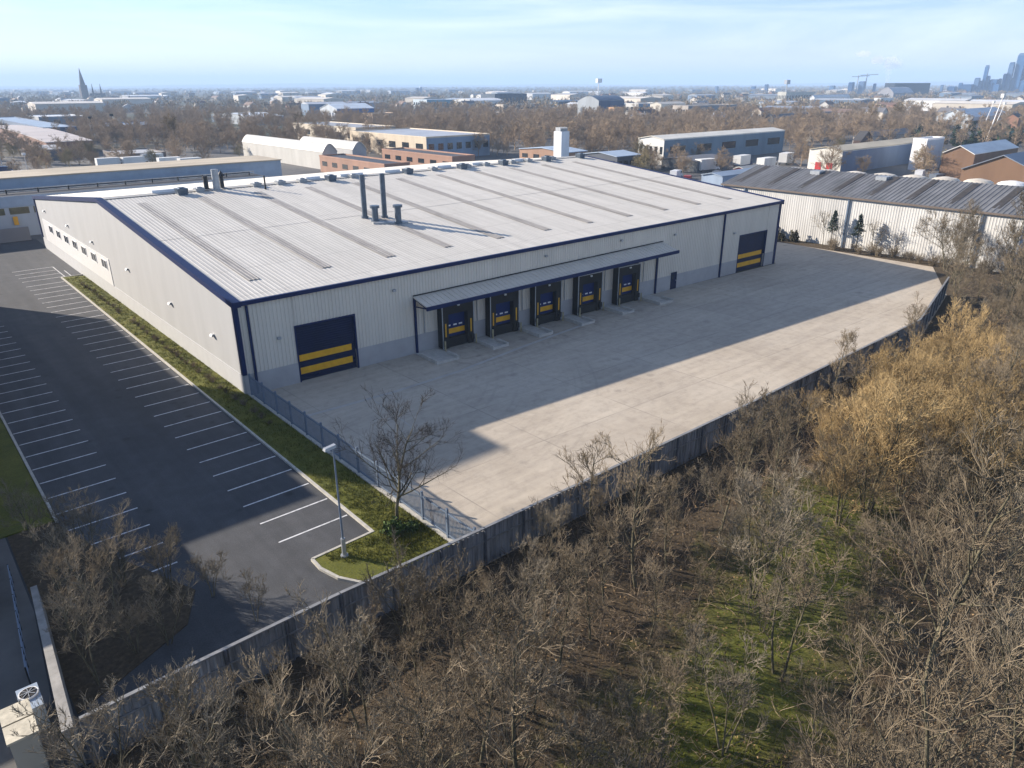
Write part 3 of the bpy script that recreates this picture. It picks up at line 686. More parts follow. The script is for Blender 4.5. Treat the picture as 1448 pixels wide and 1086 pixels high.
def bare_tree(seed, H, stems=1, limbs=10, n2=7, n3=5, n4=4, r0=0.14, spread=52, up=0.16, rmin=0.014, low=0.3, lean=0.05, ratio=0.52, curl=0.13):
    rng = np.random.default_rng(seed)
    K0 = 7; P = np.zeros((stems, K0, 3)); d = np.zeros((stems, 3)); d[:, 2] = 1
    if stems > 1:
        th = rng.uniform(0, 6.28) + np.arange(stems) * 6.28 / stems
        d = norm(np.stack([np.cos(th) * 0.28, np.sin(th) * 0.28, np.ones(stems)], 1)); P[:, 0, :2] = d[:, :2] * 0.4
    d = norm(d + rng.normal(0, lean, (stems, 3)))
    Ls = H * 0.86 * rng.uniform(0.85, 1.0, stems)
    for k in range(1, K0):
        d = norm(d + rng.normal(0, 0.07, (stems, 3)) + [0, 0, 0.05]); P[:, k] = P[:, k - 1] + d * (Ls / (K0 - 1))[:, None]
    P[:, 0, 2] -= 0.3
    R = r0 * np.linspace(1, 0.22, K0)[None] * rng.uniform(0.8, 1.0, (stems, 1))
    L1 = children(rng, P, R, limbs, ratio, spread, up, 6, curl, low, 0.55, rmin * 1.5)
    L2 = children(rng, *L1, n2, 0.55, 46, up, 5, curl + 0.03, 0.2, 0.6, rmin * 1.15)
    L3 = children(rng, *L2, n3, 0.72, 40, up, 5, curl + 0.03, 0.15, 0.7, rmin)
    tr = cat([tubes(P, R, 6), tubes(*L1, 4)])
    cr = [tubes(*L2, 3), tubes(*L3, 3)]
    if n4:
        L4 = children(rng, *L3, n4, 0.72, 38, up, 4, curl + 0.04, 0.1, 0.85, rmin * 0.85); cr.append(tubes(*L4, 3))
    return tr, cat(cr)
def barkmat(name, lo, hi, rnd=0.25):
    return mat(name, tuple((a + b) / 2 for a, b in zip(lo, hi)), 0.9, 0.35, 0.7, rnd=rnd, spec=0.1)
B_trunk = mat('trunk bark', (0.12, 0.108, 0.072), 0.92, 0.4, 3.0, rnd=0.25, spec=0.1)
B_twig = mat('twig bark', (0.20, 0.162, 0.112), 0.92, 0.3, 0.6, rnd=0.28, spec=0.1)
B_grey = mat('grey twig bark', (0.20, 0.172, 0.128), 0.92, 0.3, 0.6, rnd=0.25, spec=0.1)
B_amber = mat('amber twig bark', (0.37, 0.27, 0.135), 0.92, 0.3, 0.6, rnd=0.2, spec=0.1)
B_far = mat('far twig bark', (0.32, 0.245, 0.17), 0.95, 0.3, 0.08, rnd=0.3, spec=0.05)
B_far2 = mat('far olive twig bark', (0.30, 0.25, 0.14), 0.95, 0.3, 0.08, rnd=0.3, spec=0.05)
B_green = mat('evergreen leaf', (0.018, 0.038, 0.014), 0.8, 0.4, 0.5, rnd=0.25)

def make_proto(seed, twig, **k):
    tr, cr = bare_tree(seed, **k)
    return mesh_np('trunk', *tr, B_trunk), mesh_np('crown', *cr, twig)
def plant_tree(proto, x, y, sc, rz, name, label, category, group, z=0.0, tilt=0.0):
    e = empty(name, (x, y, z), label, category, group, rz); e.scale = (sc, sc, sc * random.uniform(0.92, 1.1)); e.rotation_euler = (tilt * math.cos(rz * 3), tilt * math.sin(rz * 3), rz)
    for nm, me in zip(('trunk', 'crown'), proto):
        o = bpy.data.objects.new(nm, me); COL.objects.link(o); o.parent = e
    return e
random.seed(11)
WOOD = [make_proto(100 + i, (B_twig, B_grey)[i % 2], H=(8.6, 7.0, 9.0, 6.4, 8.0, 6.0, 9.4, 7.6)[i], stems=(1, 3, 1, 4, 2, 5, 1, 2)[i], limbs=(15, 6, 16, 5, 8, 4, 18, 9)[i], n2=5, n3=5, n4=3, r0=(0.10, 0.07, 0.11, 0.06, 0.08, 0.055, 0.10, 0.075)[i], low=0.24, up=0.24, rmin=0.0145, curl=0.12, spread=(44, 40, 48, 36, 42, 38, 40, 44)[i], ratio=(0.40, 0.44, 0.42, 0.46, 0.42, 0.5, 0.34, 0.4)[i]) for i in range(8)]
AMBER = [make_proto(140 + i, B_amber, H=6.2, stems=5, limbs=6, n2=6, n3=4, n4=3, r0=0.06, low=0.2, up=0.26, rmin=0.013, spread=46, curl=0.13, ratio=0.5) for i in range(2)]

# ---------------- the bare wood in front of the boundary fence
def clear_d(x, y):
    h = max(0, min(1, ((x - 17) * 18 + (y - 10.2) * 4.2) / (18 * 18 + 4.2 * 4.2)))
    return math.hypot(x - 17 - h * 18, y - 10.2 - h * 4.2)
placed = []
def ok(x, y, dmin):
    return all((x - a) ** 2 + (y - b) ** 2 > dmin * dmin for a, b in placed)
spots = []
tries = 0
while len(spots) < 190 and tries < 90000:
    tries += 1
    x = random.uniform(0, 116); y = random.uniform(-6, 24.2 + max(0, (x - 74) * 0.24))
    if math.hypot(x, y) < 9.5: continue
    u, v = proj(x, y, 5.0)
    if not (-40 < u < 1490 and v < 1130): continue
    if x > 104 and y > 31: continue
    fen = 25.8 + max(0, (x - 74) * 0.24) - y
    if fen < 5.4 and (fen < 2.6 or random.random() < 0.9): continue
    cdn = clear_d(x, y)
    if cdn < 3.0 and random.random() < 0.93: continue
    if x > 70 and random.random() < 0.45: continue
    if not ok(x, y, 1.95 + 0.007 * x + (0.5 if cdn < 6 else 0)): continue
    placed.append((x, y)); spots.append((x, y))
for i, (x, y) in enumerate(spots):
    u, v = proj(x, y, 4)
    am = 1150 < u < 1470 and 455 < v < 700 and v > 455 + max(0, u - 1330) * 0.25 and random.random() < 0.8
    fen = (25.8 + max(0, (x - 74) * 0.24)) - y
    sc = random.choice((0.55, 0.7, 0.85, 1.0, 1.3)) * random.uniform(0.9, 1.1)
    if math.hypot(x, y) < 16: sc = min(sc, 1.05)
    sc *= 0.40 + 0.60 * min(1.0, max(0.0, fen - 3.0) / 6.5)
    if clear_d(x, y) < 4.0: sc *= 0.8
    if am:
        plant_tree(AMBER[i % 2], x, y, (max(sc, 0.85) * 1.1 if fen > 6.5 else sc * 1.1), random.uniform(0, 6.28), 'bare_tree', 'amber-twigged bare tree in the sunlit part of the wood by the fence', 'tree', 'amber bare trees in the wood')
    else:
        k = random.choice((0, 1, 2, 3, 4, 5, 6, 6, 0, 7, 2))
        lab, grp = (('slim leafless tree with a single trunk in the brown wood', 'single-trunk bare trees in the wood') if k in (0, 2, 6) else ('leafless tree with several stems from one base in the brown wood', 'multi-stem bare trees in the wood'))
        plant_tree(WOOD[k], x, y, sc, random.uniform(0, 6.28), 'bare_tree', lab, 'tree', grp, tilt=random.uniform(0, 0.08))
# trees standing close to the fence, their tops in front of the yard
for x, y, k, sc, lab in ((26.4, 23.6, 0, 0.86, 'bare tree rising above the fence coping in front of the yard corner, left of centre'), (23.6, 24.0, 5, 0.6, 'small bare bush tree against the fence below the railing end'), (42.0, 23.8, 7, 0.62, 'forked bare tree whose twigs cross the middle of the fence'), (54.5, 24.0, 6, 0.72, 'narrow bare tree standing against the fence right of its middle'),
                         (1.4, 23.6, 7, 0.8, 'bare tree in front of the fence end at the lower left corner'), (3.8, 22.2, 1, 0.8, 'many-stemmed bare tree before the fence, second from the lower left corner'), (6.4, 22.6, 3, 0.7, 'dense bare bush tree before the lower left stretch of fence'), (9.6, 22.6, 0, 0.5, 'slender bare tree crossing the fence below the planting bed'), (13.6, 22.6, 5, 0.85, 'rounded bare bush tree before the fence below the lit asphalt'), (57.5, 23.8, 2, 0.6, 'spreading small bare tree near the right part of the fence'), (70.0, 24.2, 4, 0.7, 'bare tree overlapping the yard edge toward the far fence end'), (88.0, 27.4, 0, 0.85, 'tall bare tree in front of the far fence panels'), (96.0, 29.6, 2, 0.9, 'tall bare tree at the very end of the fence'),
                         (99.5, 31.0, 7, 0.8, 'leaning bare tree just past the fence end'), (103.5, 33.0, 1, 1.0, 'many-stemmed bare tree at the open yard corner'), (100.0, 25.5, 0, 1.35, 'tall bare tree at the right frame edge beyond the fence end'), (108.0, 28.5, 6, 1.4, 'tallest narrow bare tree near the white shed corner'), (92.0, 23.0, 2, 1.3, 'tall spreading bare tree right of the fence end'), (107.5, 34.0, 2, 1.0, 'wide bare tree between the yard corner and the white shed')):
    plant_tree(WOOD[k], x, y, sc, random.uniform(0, 6.28), 'bare_tree', lab, 'tree', None)
# straggly trees by the near corner of the car park
for x, y, k, sc, lab in ((4.6, 39.8, 7, 0.62, 'twiggy brown bare tree at the end of the left parking row'), (2.6, 36.9, 1, 0.78, 'upright many-limbed bare tree between parking row and pale low wall'), (3.7, 41.5, 4, 0.6, 'slim bare tree at the kerb corner left of the parking row'),
                         (6.8, 34.6, 5, 0.72, 'bushy bare shrub tree on the car park corner'), (3.8, 33.0, 4, 0.8, 'leafless tree leaning over the corner bed beside the fence'), (5.2, 36.8, 3, 0.7, 'bare multi-stem tree in the middle of the corner bed'),
                         (4.2, 31.2, 5, 0.62, 'wide low bare bush on the bed behind the fence corner'), (2.4, 30.2, 7, 0.8, 'forked bare tree in the corner of fence and low wall'), (8.3, 32.9, 3, 0.52, 'low tangled bare shrub at the outer edge of corner bed'), (2.2, 33.4, 6, 0.72, 'tall narrow bare tree right beside the pale low wall'),
                         (5.5, 30.8, 1, 0.66, 'small bare tree just inside the boundary fence'), (9.2, 29.6, 7, 0.45, 'thin sapling close behind the fence coping'), (2.2, 44.2, 2, 0.6, 'thin bare sapling on the grass left of the parking row')):
    plant_tree(WOOD[k], x, y, sc * 0.86, random.uniform(0, 6.28), 'bare_tree', lab, 'tree', None)
o = MB().prism([(1.3, 29.0), (2.6, 29.6), (6.6, 31.6), (7.8, 34.0), (5.0, 41.0), (3.7, 46), (1.3, 46)], -0.1, 0.03).build('planting_bed', M_floor); tag(o, kind='structure')
# young tree by the railing
YT = make_proto(77, mat('dark twig bark', (0.055, 0.048, 0.040), 0.9, 0.3, 1, spec=0.1), H=7.2, stems=1, limbs=20, n2=6, n3=4, n4=3, r0=0.15, low=0.26, up=0.15, rmin=0.0105, spread=62, ratio=0.60, curl=0.08)
plant_tree(YT, 19.0, 32.5, 1.0, 0.5, 'bare_tree', 'lone spreading bare tree on the grass verge beside the railing', 'tree', None)
# bushy green shrub at its foot
def leafy(seed, n, rad, hgt, size, m, name='foliage'):
    rng = np.random.default_rng(seed)
    d = norm(rng.normal(size=(n, 3))); d[:, 2] = np.abs(d[:, 2])
    lump = 0.75 + 0.25 * np.sin(d[:, 0] * 5 + seed) * np.sin(d[:, 1] * 6 + 2) + rng.normal(0, 0.06, n)
    c = d * (rng.uniform(0.45, 1.0, n) ** 0.6 * lump)[:, None] * np.array([rad, rad, hgt])
    a = norm(rng.normal(size=(n, 3))); b = norm(np.cross(a, rng.normal(size=(n, 3))))
    s = (size * rng.uniform(0.6, 1.4, n))[:, None]
    V = np.stack([c - a * s, c - b * s * 0.6, c + a * s, c + b * s * 0.6], 1).reshape(-1, 3)
    return mesh_np(name, V, np.arange(4 * n).reshape(-1, 4), m)
M_shleaf = mat('shrub leaf', (0.06, 0.10, 0.014), 0.85, 0.4, 2.0, rnd=0.3)
o = obj('leafy_shrub', leafy(3, 900, 0.8, 0.95, 0.09, M_shleaf), None, (18.3, 31.7, 0.1)); tag(o, 'low rounded green shrub at the foot of the lone bare tree', 'shrub')
o = obj('leafy_shrub', leafy(4, 700, 0.6, 0.6, 0.08, M_shleaf), None, (19.2, 31.2, 0.1)); tag(o, 'small flat green shrub between the bare tree and the railing', 'shrub')
# row of twiggy shrubs along the verge under the gable
def twig_bush(seed, n=60, h=0.9, m=None, r=0.012, lean=0.55):
    rng = np.random.default_rng(seed); P = np.zeros((n, 4, 3)); th = rng.uniform(0, 6.28, n)
    d = norm(np.stack([np.cos(th) * lean * rng.uniform(.2, 1.3, n), np.sin(th) * lean * rng.uniform(.2, 1.3, n), np.ones(n)], 1)); L = h * rng.uniform(0.5, 1.1, n)
    P[:, 0, 0] = rng.normal(0, 0.12 * h, n); P[:, 0, 1] = rng.normal(0, 0.12 * h, n); P[:, 0, 2] = -0.05
    for k in range(1, 4):
        d = norm(d + rng.normal(0, 0.18, (n, 3))); P[:, k] = P[:, k - 1] + d * (L / 3)[:, None]
    R = np.full((n, 4), r) * np.linspace(1, 0.5, 4)
    return P, R
def bush_mesh(seed, n, h, m, r=0.012, kids=3, lean=0.55):
    P, R = twig_bush(seed, n, h, m, r, lean); rng = np.random.default_rng(seed + 1)
    c = children(rng, P, R, kids, 0.5, 40, 0.1, 3, 0.2, 0.3, 0.8, r * 0.8)
    return mesh_np('shrub', *cat([tubes(P, R, 3), tubes(*c, 3)]), m)
M_shrub = mat('dark shrub twig', (0.15, 0.115, 0.085), 0.9, 0.4, 2.0, rnd=0.4, spec=0.1)
SB = [bush_mesh(20 + i, 26, 0.62, M_shrub, 0.014, 3) for i in range(3)]
y = 106.5; i = 0
while y > 49.5:
    if not (86 < y < 89.5):
        o = obj('shrub', SB[i % 3], None, (18.55 + random.uniform(-0.12, 0.12) + 0.35 * (106 - y) / 56, y, 0.12)); o.scale = [random.uniform(0.65, 1.15)] * 3; o.rotation_euler[2] = random.uniform(0, 6)
        tag(o, 'small dark twiggy shrub in the row along the verge below the pale gable', 'shrub', 'shrubs in a row along the grass verge')
    y -= random.uniform(1.2, 2.1); i += 1
# grass tufts on the verge
def tufts(rng, pts, h, m, name, nb=5, wd=0.02, spread=0.09):
    n = len(pts) * nb; base = np.repeat(pts, nb, 0) + np.c_[rng.normal(0, spread, (n, 2)), np.zeros(n)]
    th = rng.uniform(0, 6.28, n); hh = h * rng.uniform(0.4, 1.3, n)
    s = np.stack([np.cos(th), np.sin(th), 0 * th], 1) * wd
    tip = base + np.stack([rng.normal(0, 0.35, n) * hh, rng.normal(0, 0.35, n) * hh, hh], 1)
    V = np.stack([base - s, base + s, tip], 1).reshape(-1, 3)
    return mesh_np(name, V, np.arange(3 * n).reshape(-1, 3), m)
M_tuft = mat('grass blade', (0.095, 0.105, 0.013), 0.9, 0.45, 0.8, col2=(0.14, 0.135, 0.03), spec=0.1)
rng = np.random.default_rng(8)
N = 5200
pts = np.c_[rng.uniform(17.55, 20.0, N), 30 + 82 * rng.uniform(0, 1, N) ** 1.7, np.full(N, 0.1)]
isl = np.c_[rng.uniform(14.2, 20.0, 1500), rng.uniform(28, 32.2, 1500), np.full(1500, 0.1)]
isl = isl[(isl[:, 1] > 32.2 - 0.9 * (isl[:, 0] - 13.2)) & ((isl[:, 1] > 29.3) | (isl[:, 0] > 15.0))]
o = obj('verge_grass', tufts(rng, np.r_[pts, isl], 0.16, M_tuft, 'verge_grass')); tag(o, kind='stuff')
# ground cover of the wood: arching bramble stems and dead stalks
rng = np.random.default_rng(21)
N = 15000
bx = rng.uniform(0, 113, N); by = rng.uniform(-6, 25.3, N) + np.maximum(0, (bx - 74) * 0.22) * rng.uniform(0, 1, N)
keep = (by > 0.2 * bx - 9) & (np.hypot(bx, by) > 9)
h = np.clip(((bx - 17) * 18 + (by - 10.2) * 4.2) / (18 * 18 + 4.2 * 4.2), 0, 1); cd = np.hypot(bx - 17 - h * 18, by - 10.2 - h * 4.2)
keep &= (cd > 2.4) | (rng.uniform(0, 1, N) < 0.35)
bx, by = bx[keep], by[keep]; N = len(bx)
def arches(bx, by, rng, h0=0.9, l0=1.5, K=5, r=0.013):
    N = len(bx); th = rng.uniform(0, 6.28, N); P = np.zeros((N, K, 3)); P[:, 0] = np.c_[bx, by, np.zeros(N)]
    d = norm(np.stack([np.cos(th) * 0.6, np.sin(th) * 0.6, np.ones(N)], 1)); L = l0 * rng.uniform(0.5, 1.4, N)
    for k in range(1, K):
        d = norm(d + rng.normal(0, 0.22, (N, 3)) + np.stack([np.cos(th) * 0.25, np.sin(th) * 0.25, np.full(N, -0.30)], 1)); P[:, k] = P[:, k - 1] + d * (L / (K - 1))[:, None]
    P[..., 2] = np.maximum(P[..., 2], 0.03)
    return P, np.full((N, K), r) * np.linspace(1, 0.6, K)
P, R = arches(bx, by, rng)
M_bram = mat('bramble stem', (0.19, 0.145, 0.10), 0.9, 0.45, 0.5, col2=(0.28, 0.215, 0.15), spec=0.1)
kd = children(rng, P, R, 2, 0.45, 45, 0.1, 3, 0.25, 0.2, 0.8, 0.008)
P2, R2 = twig_bush(77, 2200, 2.3, None, 0.013, 0.35)
kk = rng.integers(0, len(bx), 2200); P2[:, :, 0] += bx[kk][:, None]; P2[:, :, 1] += by[kk][:, None]
ok2 = P2[:, 0, 1] < 23.5; P2, R2 = P2[ok2], R2[ok2]
k2 = children(rng, P2, R2, 5, 0.4, 42, 0.15, 3, 0.2, 0.25, 0.8, 0.009)
o = obj('undergrowth', mesh_np('undergrowth', *cat([tubes(P, R, 3), tubes(*kd, 3), tubes(P2, R2, 3), tubes(*k2, 3)]), M_bram)); tag(o, kind='stuff')
# fallen leaves and dead stalks
rng = np.random.default_rng(61); N = 42000
lx = rng.uniform(0, 100, N) ** 1.0; ly = rng.uniform(-6, 25.6, N); kk = (ly > 0.2 * lx - 9); lx, ly = lx[kk], ly[kk]; N = len(lx)
zz = 0.25 * np.sin(lx * 0.31 + ly * 0.2) * np.sin(ly * 0.37 + 1) + 0.24 + rng.uniform(0.06, 0.22, N)
c = np.c_[lx, ly, zz]; a = norm(rng.normal(size=(N, 3)) * [1, 1, .5]) * rng.uniform(.03, .09, N)[:, None]; b_ = norm(np.cross(a, rng.normal(size=(N, 3)))) * rng.uniform(.02, .05, N)[:, None]
o = obj('leaf_litter', mesh_np('leaf_litter', np.stack([c - a, c - b_, c + a, c + b_], 1).reshape(-1, 3), np.arange(4 * N).reshape(-1, 4), mat('dead leaf', (0.10, 0.065, 0.032), 0.9, 0.6, 6.0, col2=(0.22, 0.15, 0.08), spec=0.1))); tag(o, kind='stuff')
# moss and grass tufts in the clearing
N = 5000
gx = rng.uniform(13, 40, N); gy = rng.uniform(6, 19, N); h = np.clip(((gx - 17) * 18 + (gy - 10.2) * 4.2) / (18 * 18 + 4.2 * 4.2), 0, 1); cd = np.hypot(gx - 17 - h * 18, gy - 10.2 - h * 4.2)
k = cd < 4.2 - rng.uniform(0, 2.5, N)
M_ct = mat('clearing grass', (0.105, 0.115, 0.018), 0.9, 0.5, 0.8, spec=0.1)
o = obj('clearing_grass', tufts(rng, np.c_[gx[k], gy[k], np.full(k.sum(), 0.08)], 0.22, M_ct, 'clearing_grass', 6, 0.02, 0.15)); tag(o, kind='stuff')

# ------------------------------------------------------------------ buildings: generator
FOOT = [(-30, 24, 118, 140)]          # footprints trees keep clear of (x0, y0, x1, y1)
MC = {}
def cm(kind, col):
    k = kind + ' %.2f %.2f %.2f' % col
    if k not in MC:
        st = (1, 1, 0.2) if kind == 'wall' else (0.4, 1, 1)
        MC[k] = mat(k, col, 0.6 if kind == 'wall' else 0.55, 0.13, 0.25, stretch=st, spec=0.3)
    return MC[k]
def bldg(name, label, near, uL, uR, h, wc, rc, roof='flat', axis='x', rise=1.6, win=0, category='building', group=None, side=None, band=None, doors=0, dc=(0.02, 0.03, 0.1), wcol=None, xy=None, wd=None, z0=-0.06):
    """near = pixel of the nearest ground corner; uL / uR = pixel columns of the far ends of its left face (along +y) and right face (along +x)"""
    if xy: x, y = xy
    else: x, y = G(*near)
    if wd: wx, dy = wd
    else:
        f = lambda fn, target: min((abs(fn(s) - target), s) for s in np.linspace(2, 160, 317))[1]
        dy = f(lambda s: proj(x, y + s, 0)[0], uL); wx = f(lambda s: proj(x + s, y, 0)[0], uR)
    FOOT.append((x - 3, y - 3, x + wx + 3, y + dy + 3))
    e = empty(name, (x, y, z0), label, category, group)
    top = h
    mb = MB()
    if roof == 'gable' or roof == 'vault':
        prof = [(0, h), (0.5, h + rise), (1, h)] if roof == 'gable' else [(i / 10, h + rise * math.sin(math.pi * i / 10)) for i in range(11)]
        pr = [(0, 0)] + prof + [(1, 0)]
        if axis == 'x': A = lambda p, q: (x, y + dy * p, q + z0); Bf = lambda p, q: (x + wx, y + dy * p, q + z0)
        else: A = lambda p, q: (x + wx * p, y, q + z0); Bf = lambda p, q: (x + wx * p, y + dy, q + z0)
        n = len(pr)
        mb.add([A(*q) for q in pr] + [Bf(*q) for q in pr], [tuple(range(n)), tuple(range(2 * n - 1, n - 1, -1)), (0, n, n + 1, 1), (n - 2, 2 * n - 2, 2 * n - 1, n - 1)])
        mb.build('wall', cm('wall', wc), e)
        rb = MB(); n = len(prof)
        ov = 0.35
        if axis == 'x': A = lambda p, q, o=0: (x - ov, y + dy * p, q + z0 + o); Bf = lambda p, q, o=0: (x + wx + ov, y + dy * p, q + z0 + o)
        else: A = lambda p, q, o=0: (x + wx * p, y - ov, q + z0 + o); Bf = lambda p, q, o=0: (x + wx * p, y + dy + ov, q + z0 + o)
        for (p0, q0), (p1, q1) in zip(prof, prof[1:]):
            rb.hexa([A(p0, q0, .03), Bf(p0, q0, .03), Bf(p1, q1, .03), A(p1, q1, .03), A(p0, q0, .22), Bf(p0, q0, .22), Bf(p1, q1, .22), A(p1, q1, .22)])
        rb.build('roof', cm('roof', rc), e)
    else:
        mb.box(x, y, z0, x + wx, y + dy, z0 + h); mb.build('wall', cm('wall', wc), e)
        rb = MB(); t_ = 0.35
        rb.box(x + t_, y + t_, z0 + h + 0.005, x + wx - t_, y + dy - t_, z0 + h + 0.06)
        rb.build('roof', cm('roof', rc), e)
        pb = MB()
        for q in ((x - .05, y - .05, x + wx + .05, y + t_), (x - .05, y + dy - t_, x + wx + .05, y + dy + .05), (x - .05, y + t_, x + t_, y + dy - t_), (x + wx - t_, y + t_, x + wx + .05, y + dy - t_)):
            pb.box(q[0], q[1], z0 + h + 0.002, q[2], q[3], z0 + h + 0.4)
        pb.build('parapet', cm('wall', tuple(min(0.8, c * 1.15) for c in wc)), e)
    if side:      # right-hand face in another colour: cladding, with shade painted in on some units
        MB().box(x + 0.05, y - 0.06, z0, x + wx - 0.05, y - 0.003, z0 + h - 0.15).build('side_shade_cladding', cm('wall', side), e)
    if band:
        MB().box(x - 0.05, y - 0.07, z0 + h * 0.62, x + wx, y - 0.064, z0 + h * 0.8).build('band', cm('wall', band), e)
    gm = M_glass if not wcol else cm('wall', wcol)
    for i in range(win):
        sp = wx / win; a = x + sp * (i + 0.22)
        MB().box(a, y - 0.1, z0 + h * 0.42, a + sp * 0.56, y - 0.071, z0 + h * 0.72).build('window', gm, e)
    nl = min(6, win)
    for i in range(nl):
        sp = dy / nl; a = y + sp * (i + 0.25)
        MB().box(x - 0.05, a, z0 + h * 0.42, x - 0.004, a + sp * 0.5, z0 + h * 0.72).build('window', gm, e)
    for i in range(doors):
        sp = dy / (doors + 1); a = y + sp * (i + 0.75)
        MB().box(x - 0.09, a, z0, x - 0.052, a + sp * 0.55, z0 + h * 0.46).build('door', cm('wall', dc), e)
    return e
# buildings and an added shading tower left of the car park (outside the frame; their shade falls across it)
bldg('brick_warehouse', 'tall brick warehouse left of the car park behind the long parking row', None, 0, 0, 12.0, (0.20, 0.10, 0.07), (0.12, 0.12, 0.12), xy=(-34, 65), wd=(35.5, 50), win=6)
bldg('brick_annex', 'low brick annex next to the tall warehouse left of the car park', None, 0, 0, 7.3, (0.22, 0.11, 0.08), (0.12, 0.12, 0.12), xy=(-24, 44.5), wd=(23.2, 19), win=4)
bldg('added_shade_tower', 'plain unseen tower added by the brick warehouse to shade the yard corner', None, 0, 0, 25.0, (0.3, 0.3, 0.3), (0.15, 0.15, 0.15), xy=(-10.6, 90.0), wd=(9.3, 4.5), win=5)  # tower added out of frame to shade the left corner of the yard

# ------------------------------------------------------------------ neighbour on the right with a dark roof
NB = empty('storage_shed', (115, 31, 0), 'long white ribbed shed with dark sheet roof and rooflight strips beyond the yard', 'shed')
NX, NY0, NY1, NE_, NR, NXR, NXB = 115.0, 29.5, 76.0, 7.7, 10.2, 126.0, 137.0
M_nwall = mat('white ribbed wall', (0.52, 0.515, 0.495), 0.55, 0.16, 0.5, stretch=(1, 1, 0.15))
M_nroof = mat('dark roof sheet', (0.135, 0.138, 0.145), 0.65, 0.28, 0.5, stretch=(0.3, 1.2, 1))
mb = MB(); R = ribs(120, 0.025)
for (p0, h0), (p1, h1) in zip(R, R[1:]):
    a = NY0 + (NY1 - NY0) * p0; c = NY0 + (NY1 - NY0) * p1
    mb.add([(NX - h0, a, -0.2), (NX - h1, c, -0.2), (NX - h1, c, NE_), (NX - h0, a, NE_)], [(0, 1, 2, 3)])
mb.build('wall', M_nwall, NB)
MB().add([(NX, NY0, -.2), (NXB, NY0, -.2), (NXB, NY0, NE_), (NXR, NY0, NR), (NX, NY0, NE_)], [(0, 1, 2, 3, 4)]).build('gable_wall', cm('wall', (0.30, 0.33, 0.38)), NB)
MB().add([(NX, NY1, -.2), (NXB, NY1, -.2), (NXB, NY1, NE_), (NXR, NY1, NR), (NX, NY1, NE_)], [(4, 3, 2, 1, 0)]).build('gable_wall', cm('wall', (0.30, 0.33, 0.38)), NB)
mb = MB(); R = ribs(70, 0.05)
for (p0, h0), (p1, h1) in zip(R, R[1:]):
    a = NY0 - .3 + (NY1 - NY0 + .6) * p0; c = NY0 - .3 + (NY1 - NY0 + .6) * p1
    mb.add([(NX - .3, a, NE_ + h0), (NXR, a, NR + h0), (NXR, c, NR + h1), (NX - .3, c, NE_ + h1)], [(0, 1, 2, 3)])
    mb.add([(NXR, a, NR + h0), (NXB + .3, a, NE_ + h0), (NXB + .3, c, NE_ + h1), (NXR, c, NR + h1)], [(0, 1, 2, 3)])
mb.build('roof', M_nroof, NB)
mb = MB(); mb.box(NX - .42, NY0 - .3, NE_ - 0.2, NX - .2, NY1 + .3, NE_ + 0.06); mb.build('gutter', mat('brown gutter', (0.14, 0.11, 0.09), 0.6), NB)
sl = (NR - NE_) / (NXR - NX)
M_nrl = mat('dirty rooflight', (0.05, 0.043, 0.037), 0.6, 0.3, 1.0)
for k in range(8):
    yy = 33.2 + 5.75 * k
    mb = MB(); a, c = NX + 1.6, NXR - 0.6
    mb.hexa([(a, yy, NE_ + sl * (a - NX) + .06), (c, yy, NE_ + sl * (c - NX) + .06), (c, yy + 1.0, NE_ + sl * (c - NX) + .06), (a, yy + 1.0, NE_ + sl * (a - NX) + .06), (a, yy, NE_ + sl * (a - NX) + .1), (c, yy, NE_ + sl * (c - NX) + .1), (c, yy + 1.0, NE_ + sl * (c - NX) + .1), (a, yy + 1.0, NE_ + sl * (a - NX) + .1)])
    mb.build('rooflight', M_nrl, NB)
for yy in (51.8, 63.0):
    zz = NR - 0.35; MB().box(NXR - 2.6, yy, zz - .3, NXR - .6, yy + 1.7, zz + .35).build('roof_hatch', M_galv, NB)
for yy in (34.5, 53.2, 71.5):
    MB().box(NX - .26, yy - .12, -.2, NX - .1, yy + .12, NE_ - .1).build('downpipe', mat('pipe blue-grey', (0.10, 0.14, 0.20), 0.5), NB)
FOOT.append((112, 22, 142, 80))
# low scrub and saplings along that wall
random.seed(5)
HB = [bush_mesh(60 + i, 70, 1.8, B_twig, 0.018, 4, 0.5) for i in range(3)]
LB = [leafy(30 + i, 420, 1.1, 1.3, 0.16, mat('ivy leaf', (0.055, 0.048, 0.026), 0.85, 0.5, 1.0, rnd=0.3), 'shrub') for i in range(2)]
for k in range(9):
    yy = 75 - k * 1.75 + random.uniform(-.4, .4); xx = 112.9 + random.uniform(-.4, 1.0)
    o = obj('shrub', LB[k % 2], None, (xx, yy, 0)); o.scale = (random.uniform(.8, 1.2), random.uniform(.9, 1.3), random.uniform(.8, 1.3) * (1.45 if yy > 56 else 0.6)); o.rotation_euler[2] = random.uniform(0, 6)
    tag(o, 'dark ivy-like bush in the row at the foot of the white ribbed wall', 'shrub', 'dark bushes along the white shed wall')
for k in range(16):
    yy = 54 - k * 1.5 + random.uniform(-.5, .5); xx = 112.6 + random.uniform(-.6, 1.2)
    o = obj('shrub', HB[k % 3], None, (xx, yy, 0)); o.scale = [random.uniform(.6, 1.1)] * 3; o.rotation_euler[2] = random.uniform(0, 6)
    tag(o, 'leafless brown bush on the bank before the white ribbed wall', 'shrub', 'bare bushes on the bank by the white shed')
SAP = [make_proto(170 + i, B_twig, H=5.2, stems=(1, 2)[i], limbs=9, n2=5, n3=4, n4=0, r0=0.06, low=0.25, up=0.2, rmin=0.014, spread=38) for i in range(2)]
